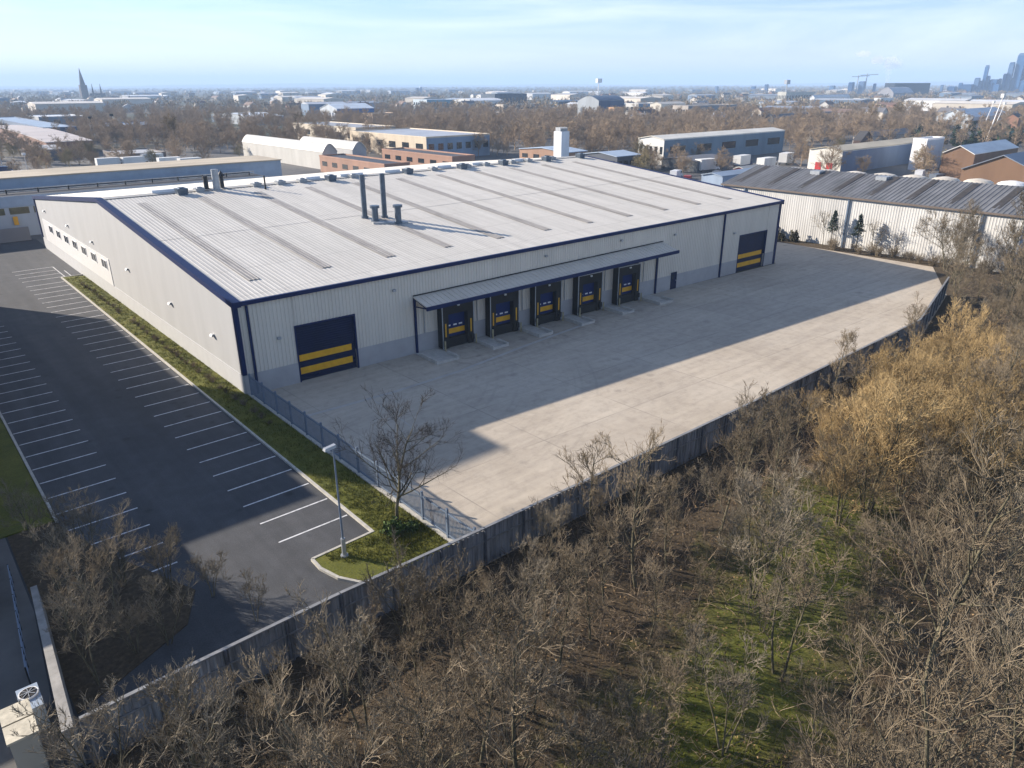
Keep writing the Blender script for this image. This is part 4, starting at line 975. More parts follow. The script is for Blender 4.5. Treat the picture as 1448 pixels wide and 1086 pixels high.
for i, (x, y, k, sc, lab) in enumerate(((113.3, 55.5, 0, 1.15, 'bare sapling near the dark downpipe on the white shed wall'), (113.4, 47.6, 1, 0.95, 'twin-stem bare sapling against the middle of the white wall'), (113.2, 44.2, 0, 0.8, 'short bare sapling by the yard corner before the white wall'),
                                        (112.6, 34.6, 1, 1.0, 'bare sapling by the near end of the white shed'), (109.5, 32.6, 0, 0.95, 'spindly bare tree where fence and yard corner meet'))):
    plant_tree(SAP[k], x, y, sc, i * 1.3, 'bare_tree', lab, 'tree', None)
plant_tree(make_proto(180, B_twig, H=8.6, stems=2, limbs=12, n2=8, n3=6, n4=3, r0=0.12, low=0.3, up=0.2, rmin=0.016), 110.5, 36.2, 0.95, 1.0, 'bare_tree', 'tallest bushy bare tree in front of the white shed end', 'tree', None)
plant_tree(WOOD[0], 101.5, 32.0, 0.8, 2.0, 'bare_tree', 'thin pale-stemmed bare tree leaning over the far bend of the fence', 'tree', None, tilt=0.12)
def conifer(seed, h, m):
    rng = np.random.default_rng(seed); P = []; R = []
    tr = tubes(np.array([[[0, 0, -.2], [0.05, 0, h * .5], [0.1, 0.05, h]]]), np.array([[0.09, 0.06, 0.02]]), 5)
    n = 90; zz = rng.uniform(0.45, 0.98, n) * h; th = rng.uniform(0, 6.28, n); L = (1.05 - zz / h) * 2.1 * rng.uniform(.5, 1.1, n)
    P = np.stack([np.c_[0 * zz, 0 * zz, zz], np.c_[np.cos(th) * L * .5, np.sin(th) * L * .5, zz + .08], np.c_[np.cos(th) * L, np.sin(th) * L, zz - .1]], 1)
    br = tubes(P, np.full((n, 3), 0.018), 3)
    N = n * 12; i = np.repeat(np.arange(n), 12); f = rng.uniform(.3, 1, N)[:, None]; c = P[i, 0] * (1 - f) + P[i, 2] * f + rng.normal(0, .07, (N, 3))
    a = norm(rng.normal(size=(N, 3))) * .16; b = norm(np.cross(a, rng.normal(size=(N, 3)))) * .05
    V = np.stack([c - a, c - b, c + a, c + b], 1).reshape(-1, 3)
    return mesh_np('trunk', *cat([tr, br]), B_trunk), mesh_np('crown', V, np.arange(4 * N).reshape(-1, 4), m)
plant_tree(conifer(5, 5.4, mat('conifer needle', (0.02, 0.04, 0.028), 0.85, 0.4, 1.0)), 113.2, 50.2, 1.0, 0, 'conifer_tree', 'sparse little dark conifer standing before the white ribbed wall', 'tree', None)
plant_tree(conifer(6, 5.6, MATS['conifer needle']), 113.4, 54.3, 0.95, 1, 'conifer_tree', 'thin scraggy conifer hiding the dark downpipe of the white shed', 'tree', None)

# ------------------------------------------------------------------ bottom-left plot
M_lowwall = mat('pale low wall', (0.27, 0.26, 0.24), 0.85, 0.25, 1.5)
o = MB().hexa([(0.55, 26.2, -.1), (1.0, 26.2, -.1), (1.65, 37.2, -.1), (1.3, 37.2, -.1), (0.55, 26.2, 1.9), (0.95, 26.2, 1.9), (1.6, 37.2, 1.6), (1.32, 37.2, 1.6)]).build('low_wall', M_lowwall); tag(o, 'pale concrete low wall running back from the fence end at lower left', 'wall')
o = MB().prism([(-12, 20), (0.3, 20), (0.3, 26.1), (1.2, 37.5), (1.2, 46), (-12, 46)], -0.2, 0.02).build('service_yard', M_hard); tag(o, kind='structure')
HU = empty('equipment_kiosk', (-0.6, 27.5, 0), 'small cream equipment kiosk with a dark seam across its roof at the lower left edge', 'kiosk')
MB().box(-1.0, 26.55, 0, -0.12, 28.45, 2.1).build('wall', cm('wall', (0.40, 0.37, 0.30)), HU)
mb = MB(); mb.box(-1.07, 26.48, 2.103, -0.06, 27.45, 2.2); mb.box(-1.07, 27.53, 2.103, -0.06, 28.52, 2.2); mb.build('roof', mat('cream roof', (0.50, 0.45, 0.34), 0.7, 0.25, 3), HU)
MB().box(-1.07, 27.45, 2.103, -0.06, 27.53, 2.16).build('seam', M_dark, HU)
MB().box(-0.119, 26.8, 0.1, -0.09, 27.6, 1.9).build('door', M_galv, HU)
AC = empty('condenser_unit', (0.0, 29.8, 0), 'blue-grey fan condenser unit with round grille behind the cream kiosk', 'condenser')
MB().box(-0.4, 29.0, 0, 0.36, 30.5, 1.25).build('casing', mat('condenser casing', (0.24, 0.30, 0.38), 0.5, 0.1), AC)
fx, fy = -0.02, 29.95
mb = MB(); mb.cyl((fx, fy, 1.25), (fx, fy, 1.33), 0.36, n=20); mb.build('fan_guard', M_white, AC)
mb = MB(); mb.cyl((fx, fy, 1.33), (fx, fy, 1.345), 0.31, n=20); mb.build('fan', M_dark, AC)
mb = MB()
for k in range(4): mb.bar((fx - .3 * math.cos(k * .785), fy - .3 * math.sin(k * .785), 1.36), (fx + .3 * math.cos(k * .785), fy + .3 * math.sin(k * .785), 1.36), 0.022)
mb.build('grille', M_galv, AC)
SR = empty('steel_railing', (0.2, 33, 0), 'dark steel railing along the service yard beside the pale low wall', 'railing')
for k in range(7):
    yy = 31.9 + k * 1.5; xx = 0.15 + (yy - 31.9) * 0.075
    MB().box(xx - .03, yy - .03, 0, xx + .03, yy + .03, 1.15).build('post', M_dark, SR)
mb = MB()
for zz in (0.4, 0.75, 1.12): mb.bar((0.15, 31.9, zz), (0.83, 40.9, zz), 0.045)
mb.build('rail', M_rail, SR)
def van(name, label, x, y, rz, body, L=5.0, W=1.95, Hh=2.1, box=False, group=None, cat_='van'):
    """cab with sloping screen, load body, wheels with rims, glass and lamps"""
    e = empty(name, (x, y, 0), label, cat_, group)
    c, s = math.cos(rz), math.sin(rz)
    T = lambda px, py, pz: (x + px * c - py * s, y + px * s + py * c, pz)
    w2 = W / 2
    def sec(mb, prof, ya, yb):
        n = len(prof); mb.add([(px, ya, pz) for px, pz in prof] + [(px, yb, pz) for px, pz in prof], [tuple(range(n)), tuple(range(2 * n - 1, n - 1, -1))] + [(i, i + n, (i + 1) % n + n, (i + 1) % n) for i in range(n)])
    mb = MB(T); hb = Hh if not box else 2.3
    sec(mb, [(L / 2, .4), (L / 2, .95), (L / 2 - .55, 1.15), (L / 2 - 1.25, hb - .08), (L / 2 - 1.5, hb), (L / 2 - 2.0 if box else -L / 2 + .1, hb), (L / 2 - 2.0 if box else -L / 2, .45)], -w2, w2)
    if box: mb.box(-L / 2, -w2 + .1, .55, L / 2 - 2.0, w2 - .1, .8)
    mb.build('body', body, e)
    if box: MB(T).box(-L / 2 - .05, -w2 - .15, .82, L / 2 - 2.1, w2 + .15, Hh + 1.3).build('load_box', cm('wall', (0.62, 0.62, 0.60)), e)
    mb = MB(T); mb.add([(L / 2 - .6, -w2 + .12, 1.2), (L / 2 - .6, w2 - .12, 1.2), (L / 2 - 1.22, w2 - .18, hb - .12), (L / 2 - 1.22, -w2 + .18, hb - .12)], [(0, 1, 2, 3)])
    mb.v = [(a + c * .04, b_ + s * .04, z + .03) for a, b_, z in mb.v]; mb.build('windscreen', M_glass, e)
    for sy in (-1, 1):
        MB(T).box(L / 2 - 1.95, sy * w2 - .012, 1.25, L / 2 - 1.2, sy * w2 + .012, hb - .25).build('side_window', M_glass, e)
        MB(T).box(L / 2 - .02, sy * (w2 - .25) - .14, .72, L / 2 + .02, sy * (w2 - .25) + .14, .9).build('headlight', M_white, e)
        for wx in (L / 2 - .9, -L / 2 + 1.0):
            mb = MB(T); mb.cyl((wx, sy * (w2 - .2), .35), (wx, sy * (w2 + .03), .35), .36, n=14); wo = mb.build('wheel', M_black, e)
            mb = MB(T); mb.cyl((wx, sy * (w2 + .03), .35), (wx, sy * (w2 + .045), .35), .2, n=10); sub(mb.build('rim', M_galv, wo), e); wo.children[0].parent = wo
    return e
M_vblue = mat('navy vehicle paint', (0.01, 0.03, 0.10), 0.25, 0.1); M_vwhite = mat('white vehicle paint', (0.66, 0.67, 0.68), 0.35, 0.05); M_vred = mat('red vehicle paint', (0.32, 0.03, 0.025), 0.35, 0.1); M_vgrey = mat('grey vehicle paint', (0.10, 0.12, 0.15), 0.3, 0.1)
van('parked_van', 'dark blue van parked at the left edge below the parking row', -1.0, 40.5, 1.45, M_vblue)
# ------------------------------------------------------------------ estate behind the warehouse
DP = empty('depot', (-30, 151.5, 0), 'long blue-grey depot with flat tan roof and stepped front behind the warehouse', 'building')
M_dblue = mat('depot fascia', (0.25, 0.33, 0.43), 0.5, 0.12, 0.4)
MB().box(-40, 151.5, -.1, 64, 161.9, 6.6).build('lower_wall', cm('wall', (0.36, 0.41, 0.46)), DP)
MB().box(-40, 151.4, 4.95, 64.1, 151.49, 6.75).build('fascia', M_dblue, DP)
MB().box(-39.8, 151.7, 6.61, 63.8, 161.9, 6.68).build('lower_roof', mat('dark felt roof', (0.035, 0.04, 0.05), 0.8, 0.3, 0.6), DP)
MB().box(-40, 162, -.1, 72, 175, 8.6).build('upper_wall', M_dblue, DP)
MB().box(-40.2, 161.8, 8.6, 72.2, 175.2, 8.8).build('upper_roof', mat('tan flat roof', (0.42, 0.36, 0.27), 0.8, 0.2, 0.3, stretch=(0.3, 1, 1)), DP)
for k in range(18): MB().box(-18 + k * 3.6, 151.44, 3.75, -18 + k * 3.6 + 2.9, 151.485, 4.85).build('window', mat('yellowed glass', (0.10, 0.10, 0.05), 0.3, 0.6, 0.4), DP)
mb = MB()
for zz in (7.0, 7.4): mb.bar((-40, 155.5, zz), (63, 155.5, zz), 0.16)
mb.build('pipe_run', mat('pipe lagging', (0.42, 0.42, 0.40), 0.6, 0.3, 1), DP)
for k in range(22): MB().box(-39 + k * 4.8, 155.4, 6.69, -38.8 + k * 4.8, 155.6, 7.4).build('pipe_support', M_dark, DP)
FOOT.append((-45, 140, 80, 190))
o = MB().box(-6, 146.6, -.1, 19.5, 147.0, 2.2).build('yard_wall', cm('wall', (0.16, 0.17, 0.19))); tag(o, 'dark low wall across the far end of the car park', 'wall')
YP = MB().box(18.2, 151.2, 2.0, 18.9, 151.39, 3.4).build('yellow_sign', M_yel); tag(YP, 'small plain yellow board on the depot front', 'sign')

B = bldg
B('arched_shed', 'white barrel-roofed shed, left one of the joined pair behind the depot', (458, 240), 345, 478, 5.0, (0.44, 0.43, 0.40), (0.50, 0.49, 0.45), 'vault', 'y', 2.4, 0, 'shed')
B('arched_shed', 'white barrel-roofed shed, right and shorter one of the joined pair', (500, 235), 425, 520, 5.0, (0.42, 0.42, 0.42), (0.50, 0.49, 0.45), 'vault', 'y', 2.2, 0, 'shed')
B('beige_factory', 'long beige flat-roofed factory with an end painted in blue-grey shade before the tree belt', (604, 226), 497, 692, 7.2, (0.52, 0.44, 0.33), (0.34, 0.37, 0.42), side=(0.20, 0.27, 0.36), win=7)  # side colour paints the blue shade on the right face
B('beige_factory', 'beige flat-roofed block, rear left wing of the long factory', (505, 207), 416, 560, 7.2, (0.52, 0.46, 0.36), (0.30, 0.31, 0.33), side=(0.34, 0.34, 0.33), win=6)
B('brick_unit', 'low orange brick unit with dark roof and pale piers behind the roof ridge', (545, 258), 454, 580, 4.4, (0.29, 0.165, 0.115), (0.055, 0.058, 0.065), win=6)
B('brick_unit', 'low orange brick unit with dark felt roof, nearer the beige factory', (640, 245), 541, 672, 4.4, (0.29, 0.165, 0.115), (0.065, 0.062, 0.062), win=8)
B('metal_unit', 'low unit with pale blue sheet roof left of the white chimney', (800, 236), 735, 830, 4.2, (0.30, 0.18, 0.12), (0.34, 0.42, 0.52), 'gable', 'x', 0.9, 4)
B('metal_unit', 'low unit with pale blue sheet roof right of the white chimney', (872, 243), 822, 905, 4.2, (0.07, 0.08, 0.10), (0.36, 0.44, 0.54), 'gable', 'x', 0.9, 4)
CH = empty('white_chimney', (103.6, 100.6, 0), 'square white chimney tower with capped top rising behind the roof ridge', 'chimney')
cxx, cyy = G(793, 243); CH.location = (cxx, cyy, 0)
MB().box(cxx - 1.6, cyy - 1.6, -.1, cxx + 1.6, cyy + 1.6, 11.4).build('shaft', cm('wall', (0.66, 0.69, 0.72)), CH)
mb = MB()
for k in range(4): mb.box(cxx - 1.5 + k * .82, cyy - 1.0, 11.41, cxx - 1.05 + k * .82, cyy + 1.0, 12.5)
mb.build('flue_cowl', M_galv, CH)
B('distribution_unit', 'white-gabled long unit with cream roof and a side painted in teal-grey shade near the lorries', (937, 233), 902, 1106, 7.6, (0.66, 0.66, 0.63), (0.66, 0.63, 0.55), 'gable', 'x', 0.9, 5, side=(0.13, 0.19, 0.25))  # long wall's shade is painted in through the side colour
B('red_door_unit', 'white unit with two red doors in its gable and a tan roof', (1187, 246), 1140, 1309, 6.2, (0.66, 0.64, 0.58), (0.46, 0.40, 0.29), 'gable', 'x', 0.9, 0, side=(0.14, 0.19, 0.28), doors=2, dc=(0.45, 0.03, 0.03))  # side colour holds the blue shade of the long white wall
B('white_tower', 'plain white tower block at the end of the red-doored unit', (1303, 241), 1284, 1327, 8.6, (0.74, 0.74, 0.74), (0.55, 0.55, 0.55), side=(0.33, 0.39, 0.47))  # white right face painted blue-grey as its shaded side
B('brown_hall', 'brown clad hall under a pale white sheet roof at the right', (1371, 254), 1325, 1432, 6.4, (0.185, 0.11, 0.066), (0.70, 0.70, 0.68), 'gable', 'x', 2.0)
B('brown_hall', 'brown clad hall with grey-blue roof at the right frame edge', (1462, 288), 1352, 1540, 6.0, (0.19, 0.113, 0.068), (0.19, 0.22, 0.27), 'gable', 'x', 3.4, doors=3, dc=(0.6, 0.55, 0.5))
B('cabin_block', 'low blue-grey unit between warehouse roof and the dark-roofed shed', (1020, 272), 990, 1090, 3.6, (0.25, 0.32, 0.42), (0.24, 0.30, 0.38), 'gable', 'x', 0.6)
B('red_shed', 'small red-fronted shed by the parked lorries', (1052, 258), 1035, 1075, 3.2, (0.34, 0.06, 0.05), (0.40, 0.38, 0.34), 'gable', 'x', 0.6)
B('grey_shed', 'long dark grey low shed beside the parked lorries', (985, 244), 935, 1030, 3.0, (0.10, 0.11, 0.12), (0.13, 0.13, 0.14), 'gable', 'x', 0.8)
# row of rounded storage tanks behind the dark roof
M_tank = mat('cream tank', (0.55, 0.50, 0.42), 0.55, 0.15, 0.3, rnd=0.08)
for k in range(9):
    x, y = 150.0 + k * 1.1, 86.5 - k * 5.3; e = empty('storage_tank', (x, y, 0), 'cream domed storage tank in the row behind the dark-roofed shed' if k < 8 else 'bright white domed tank at the right end of the row behind the shed', 'tank', 'cream storage tanks in a row' if k < 8 else None)
    hh = 6.9; mtk = M_tank if k < 8 else M_white
    mb = MB(); mb.cyl((x, y, -.1), (x, y, hh), 2.45, n=24); mb.build('drum', mtk, e, smooth=False)
    mb = MB(); mb.cyl((x, y, hh), (x, y, hh + .35), 2.5, 1.9, n=24); mb.cyl((x, y, hh + .35), (x, y, hh + .6), 1.9, 0.6, n=24); mb.build('dome', mtk, e)
# left-hand estate
B('pale_roof_hall', 'wide hall with shiny brown-white arched roof at the left edge', (70, 222), -70, 134, 5.0, (0.22, 0.12, 0.09), (0.50, 0.44, 0.40), 'vault', 'x', 1.4, 0)
B('blue_hall', 'dark blue flat hall behind the shiny arched roof at far left', (66, 203), -60, 113, 6.5, (0.06, 0.10, 0.17), (0.28, 0.36, 0.46), win=5)
B('pale_hall', 'small hall with white roof edge and blue door left of the tall spire', (58, 182), 40, 124, 6.5, (0.35, 0.37, 0.38), (0.58, 0.60, 0.62), win=4, side=(0.17, 0.22, 0.28))
B('blue_row', 'long low blue-grey unit right of the dark blue hall', (150, 194), 122, 238, 5.0, (0.12, 0.17, 0.25), (0.17, 0.22, 0.30), win=6)
B('flat_unit', 'low unit with white-streaked flat roof beyond the depot', (172, 232), 148, 236, 2.8, (0.16, 0.14, 0.13), (0.42, 0.42, 0.42))
B('small_unit', 'small dark unit with pale lean-to roof by parked box vans', (60, 227), 40, 92, 3.4, (0.12, 0.13, 0.15), (0.42, 0.42, 0.42), 'gable', 'x', 0.8)
B('curved_hall', 'pair hall with pale blue-grey rounded roof among bare trees', (352, 177), 300, 402, 5.0, (0.32, 0.36, 0.40), (0.50, 0.54, 0.58), 'vault', 'x', 1.5)
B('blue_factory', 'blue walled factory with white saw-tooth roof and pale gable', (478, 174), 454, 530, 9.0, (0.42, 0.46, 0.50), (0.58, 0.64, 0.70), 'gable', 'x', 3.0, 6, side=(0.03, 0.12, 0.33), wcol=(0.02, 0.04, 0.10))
B('tan_block', 'tan block attached right of the blue walled factory', (528, 176), 512, 562, 6.5, (0.42, 0.30, 0.20), (0.33, 0.30, 0.28), win=3)
B('white_factory', 'pale blue and white factory row beyond the tree belt', (604, 154), 585, 650, 9, (0.44, 0.52, 0.58), (0.50, 0.55, 0.60), win=6, side=(0.10, 0.26, 0.38))
B('white_factory', 'white low factory with arched roof end beyond the tree belt', (668, 154), 640, 712, 8, (0.56, 0.57, 0.57), (0.60, 0.62, 0.63), 'vault', 'x', 2.2, 0)
B('dark_hall', 'long dark blue hall with flat roof above the tree belt', (700, 152), 680, 745, 14, (0.05, 0.075, 0.11), (0.16, 0.18, 0.22), win=8)
B('cream_unit', 'cream long unit below the dark blue hall', (712, 160), 700, 768, 7, (0.52, 0.46, 0.38), (0.42, 0.40, 0.38), win=6)
B('round_hall', 'dark hall with rounded glossy end panel beyond the tree belt', (846, 165), 816, 882, 12, (0.30, 0.33, 0.36), (0.10, 0.14, 0.20), 'vault', 'x', 3.5, 0, side=(0.025, 0.06, 0.14))
B('orange_block', 'small orange block in front of the rounded dark hall', (868, 169), 860, 880, 8, (0.55, 0.32, 0.16), (0.4, 0.3, 0.2), win=2)
B('flat_roof_office', 'dark blue low roofed office left of the rounded hall', (790, 156), 770, 822, 8, (0.04, 0.08, 0.14), (0.06, 0.10, 0.16), 'gable', 'x', 1.2)
B('pale_warehouse', 'pale two-tone warehouse with blue panel right of the rounded hall', (902, 163), 884, 932, 9, (0.60, 0.60, 0.58), (0.56, 0.52, 0.46), win=3, side=(0.06, 0.16, 0.30))
B('cream_warehouse', 'cream warehouse with shallow roof right of the two-tone warehouse', (934, 164), 918, 968, 9, (0.58, 0.55, 0.48), (0.50, 0.46, 0.40), 'gable', 'x', 1.4)
B('flat_office', 'flat roofed office with dark glass bands near the big bare tree', (972, 167), 950, 1040, 8.5, (0.40, 0.36, 0.32), (0.42, 0.38, 0.34), win=9, side=(0.18, 0.20, 0.23))
B('brick_terrace', 'red-roofed brick block with white dormer in the middle distance', (1075, 172), 1062, 1098, 6.5, (0.50, 0.46, 0.40), (0.28, 0.16, 0.11), 'gable', 'x', 2.2, 4)
B('white_dome_hall', 'large pale hall with dark green band towards the stadium', (1110, 147), 1098, 1150, 14, (0.48, 0.47, 0.42), (0.44, 0.46, 0.48), win=10)
B('white_wedge', 'long white-roofed hall right of the large pale hall', (1150, 152), 1143, 1200, 10, (0.62, 0.64, 0.66), (0.60, 0.62, 0.64), 'gable', 'x', 2.5, 5)
B('stadium', 'very long dark blue stadium stand on the horizon', (1262, 137.5), 1248, 1326, 24, (0.03, 0.045, 0.075), (0.30, 0.30, 0.33))
B('steel_arch_hall', 'hall with pale arched roof in front of the stadium stand', (1262, 141), 1240, 1290, 10, (0.3, 0.3, 0.32), (0.38, 0.40, 0.44), 'vault', 'x', 8)
B('pale_house', 'big pale house with light grey pitched roof among evergreens', (1372, 182), 1322, 1425, 6.0, (0.50, 0.55, 0.60), (0.46, 0.52, 0.58), 'gable', 'x', 4.0, 4)
B('white_box', 'white flat block behind the pale brown tree clump', (1243, 152), 1234, 1262, 9, (0.66, 0.68, 0.68), (0.55, 0.55, 0.55), win=3)
B('white_box', 'small white and cream block left of the brown tree clump', (1214, 152), 1205, 1228, 9, (0.62, 0.60, 0.54), (0.5, 0.48, 0.45), win=3)
B('long_terrace', 'long dark-roofed low terrace in front of the brown tree clump', (1185, 190), 1172, 1250, 4.0, (0.17, 0.15, 0.13), (0.10, 0.10, 0.10), 'gable', 'x', 1.2, 6)
B('roof_terrace', 'terrace with pale walls and grey roof above the red-doored unit', (1232, 210), 1205, 1290, 4.2, (0.42, 0.38, 0.33), (0.16, 0.14, 0.13), 'gable', 'x', 1.8, 6)
B('gabled_house', 'dark brick house with steep roof beside the red-doored unit', (1213, 222), 1203, 1230, 5.5, (0.06, 0.035, 0.03), (0.07, 0.06, 0.06), 'gable', 'y', 2.8, 1)
B('orange_house', 'pale house with bright orange-tan roof left of the white tower', (1148, 200), 1136, 1172, 4.4, (0.42, 0.38, 0.32), (0.36, 0.24, 0.15), 'gable', 'x', 2.0, 3)
B('grey_hall', 'dark grey curved-roof hall above the cream-roofed unit', (1092, 180), 1080, 1180, 5.0, (0.13, 0.13, 0.13), (0.12, 0.125, 0.13), 'vault', 'x', 2.0, 0)
B('green_stand', 'green sided sports stand behind the brown halls', (1412, 203), 1404, 1520, 3.5, (0.05, 0.16, 0.06), (0.06, 0.15, 0.07), 'gable', 'x', .8, 0)
# lorries and vans
for px, lab, box, m_, rz in (((1050, 236), 'navy lorry with white load box beside the cream-roofed unit', True, M_vblue, 0.1), ((1085, 240), 'white lorry parked nearest the red-doored unit', True, M_vwhite, 0.0), ((1000, 242), 'white box lorry left of the navy lorry', True, M_vwhite, -0.1),
                     ((1112, 232), 'grey lorry behind the white lorry by the red doors', True, M_vgrey, 0.2), ((160, 240), 'white box van leftmost of the group beyond the depot', True, M_vwhite, 0.0), ((195, 238), 'white box van second from left beyond the depot', True, M_vwhite, 0.1),
                     ((222, 233), 'white lorry behind the box vans beyond the depot', True, M_vwhite, 0.0), ((246, 239), 'white van with long load box, right of the group beyond the depot', True, M_vwhite, 0.0), ((275, 240), 'white van rightmost of the group beyond the depot', True, M_vwhite, 0.05),
                     ((1300, 252), 'white van beside the brown hall', False, M_vwhite, 0.2), ((8, 246), 'blue van on the hardstanding at far left', False, M_vblue, 0.0), ((956, 252), 'white low van by the dark grey shed', False, M_vwhite, 0.3), ((1325, 258), 'blue-grey van between white tower and brown hall', False, M_vgrey, -0.2)):
    x, y = G(*px); van('lorry' if box else 'parked_van', lab, x, y, rz, m_, L=8.5 if box else 5.2, W=2.3 if box else 1.95, Hh=2.3 if box else 2.2, box=box, cat_='lorry' if box else 'van')
    FOOT.append((x - 6, y - 4, x + 6, y + 4))
M_vsil = mat('silver vehicle paint', (0.35, 0.36, 0.37), 0.3, 0.05)
for px, lab, m_, rz in (((30, 248), 'silver car on the far-left hardstanding behind the depot', M_vsil, 0.1), ((70, 247), 'red car on the far-left hardstanding behind the depot', M_vred, 0.0), ((100, 245), 'navy car on the far-left hardstanding behind the depot', M_vblue, 0.0), ((125, 243), 'white car on the far-left hardstanding behind the depot', M_vwhite, 0.1), ((318, 238), 'dark grey car right of the box vans beyond the depot', M_vgrey, 0.4), ((972, 256), 'red car by the low dark grey shed', M_vred, 0.5), ((1122, 244), 'silver car in front of the red-doored gable', M_vsil, 1.2), ((1015, 249), 'black car between grey shed and red-fronted shed', M_vgrey, 0.2)):
    x, y = G(*px); van('parked_car', lab, x, y, rz, m_, L=4.3, W=1.75, Hh=1.5, cat_='car'); FOOT.append((x - 4, y - 3, x + 4, y + 3))
FOOT.append((40, 215, 112, 262))
# tall slender masts
def mast(name, label, px, top, r, m, lean=(0, 0), arms=False):
    x, y = G(*px); d = math.hypot(x, y); tz = CAM_H + ray(px[0], top)[2] * d / math.hypot(*ray(px[0], top)[:2])
    e = empty(name, (x, y, 0), label, 'mast')
    mb = MB(); mb.cyl((x, y, 0), (x + lean[0], y + lean[1], tz), r, r * 0.55, n=8); mb.build('pole', m, e)
    mb = MB(); mb.box(x + lean[0] - r * 4, y + lean[1] - r * 2, tz, x + lean[0] + r * 4, y + lean[1] + r * 2, tz + r * 5); mb.build('head', m, e)
mast('floodlight_mast', 'tallest of the pale leaning masts among the evergreens', (1392, 205), 138, 0.3, M_white, (2.5, -2.0))
mast('floodlight_mast', 'left pale mast leaning beside the pale house', (1386, 190), 146, 0.22, M_white, (2.5, -2.0))
mast('floodlight_mast', 'right pale mast next to the tallest leaning mast', (1401, 192), 148, 0.22, M_white, (2.5, -2.0))
mast('chimney_stack', 'thin white chimney stack on the horizon above the rounded hall', (846, 137), 117, 1.6, M_white)
mast('radio_mast', 'dark thin pole above the left estate', (134, 200), 168, 0.22, M_dark)
mast('radio_mast', 'second dark pole right of the thin pole above the left estate', (163, 192), 164, 0.22, M_dark)
mast('lamp_column', 'white lamp column on the hardstanding at far left', (40, 244), 219, 0.12, M_white)
mast('lamp_column', 'grey lamp column at the left edge by the blue van', (6, 246), 205, 0.12, M_galv)
mast('floodlight_mast', 'pale mast above the distant large pale hall', (1110, 142), 119, 1.2, M_galv)
# church
x, y = G(121, 140.5)
C_ = empty('church', (x, y, 0), 'dark church with one tall needle spire on the left skyline', 'church')
M_spire = mat('dark stone', (0.055, 0.04, 0.04), 0.9, 0.2, 0.1)
k = 10; MB().box(x - 6, y - 6, 0, x + 6, y + 6, 26).build('tower', M_spire, C_)
mb = MB(); mb.cyl((x, y, 26), (x - 0.5, y, 56), 5.0, 0.3, n=8); mb.build('spire', M_spire, C_)
mb = MB(); mb.hexa([(x + 6, y - 16, 0), (x + 30, y - 30, 0), (x + 34, y - 14, 0), (x + 10, y, 0), (x + 6, y - 16, 11), (x + 30, y - 30, 11), (x + 34, y - 14, 11), (x + 10, y, 11)]); mb.build('nave', M_spire, C_)
for sx, sy in ((14, -8), (26, -18)):
    mb = MB(); mb.cyl((x + sx, y + sy, 0), (x + sx, y + sy, 28), 3.0, 0.3, n=6); mb.build('pinnacle', M_spire, C_)
# towers of the far city centre
M_tw = []
for i, (c, c2) in enumerate((((0.02, 0.075, 0.19), (0.05, 0.12, 0.26)), ((0.05, 0.10, 0.20), (0.12, 0.18, 0.28)), ((0.012, 0.045, 0.13), (0.04, 0.09, 0.19)))):
    m, t, b, P, X, Y, Z = newmat('tower facade %d' % i, 0.35)
    br = t.nodes.new('ShaderNodeTexBrick'); br.inputs['Scale'].default_value = 0.3; br.inputs['Color1'].default_value = (*c, 1); br.inputs['Color2'].default_value = (*[q * 1.3 for q in c], 1); br.inputs['Mortar'].default_value = (*c2, 1); br.offset = 0
    mp_ = t.nodes.new('ShaderNodeMapping'); mp_.inputs['Rotation'].default_value = (1.2, 0.5, 0.4); t.links.new(P, mp_.inputs['Vector']); t.links.new(mp_.outputs['Vector'], br.inputs['Vector']); t.links.new(br.outputs['Color'], b.inputs['Base Color']); M_tw.append(m)
TW = [(1434, 75, 11, 'tallest glass skyscraper slab on the right skyline'), (1422, 88, 7, 'second tallest tower leaning close to the tallest slab'), (1444, 96, 10, 'broad tower at the right frame edge of the skyline'), (1388, 92, 5, 'slender tower standing alone left of the tall cluster'),
      (1378, 110, 7, 'short broad tower below the slender tower'), (1392, 107, 6, 'pair tower right of the slender tower'), (1402, 112, 8, 'mid-height dark block between slender tower and tall cluster'), (1410, 111, 4, 'narrow block just left of the tall cluster'), (1366, 119, 14, 'wide low block at left foot of the skyline cluster'),
      (1440, 113, 12, 'low wide block at the foot of the tallest slab'), (1217, 115, 7, 'dark tower block with stepped top near the smoke plume'), (1202, 116, 6, 'shorter twin of the stepped dark tower block'), (1235, 118, 3, 'small tower right of the stepped dark tower block'),
      (1013, 122, 4, 'small white tower on the middle horizon'), (1083, 119, 4, 'blue tower block on the horizon right of centre'), (1065, 122, 5, 'low blue block on the horizon right of centre'), (1176, 121, 6, 'square block on the horizon left of the stepped towers'), (590, 124, 4, 'small block on the left horizon above the tree belt'), (595, 123, 3, 'narrow block next to the small left horizon block'), (1330, 120, 3, 'thin block right of the stadium stand'), (1345, 122, 9, 'long low office block between stadium stand and skyline cluster'), (1356, 117, 4, 'slim dark block left of the skyline cluster foot'), (1383, 114, 5, 'dull block just behind the slender tower foot'),
      (1397, 116, 7, 'wide squat block under the mid-height dark block'), (1416, 104, 5, 'blue glass block between narrow block and second tallest tower'), (1428, 110, 6, 'stepped office block at the base of the second tallest tower'), (1448, 108, 7, 'dark block cut by the right frame edge'), (1405, 119, 12, 'broad low block along the foot of the skyline')]
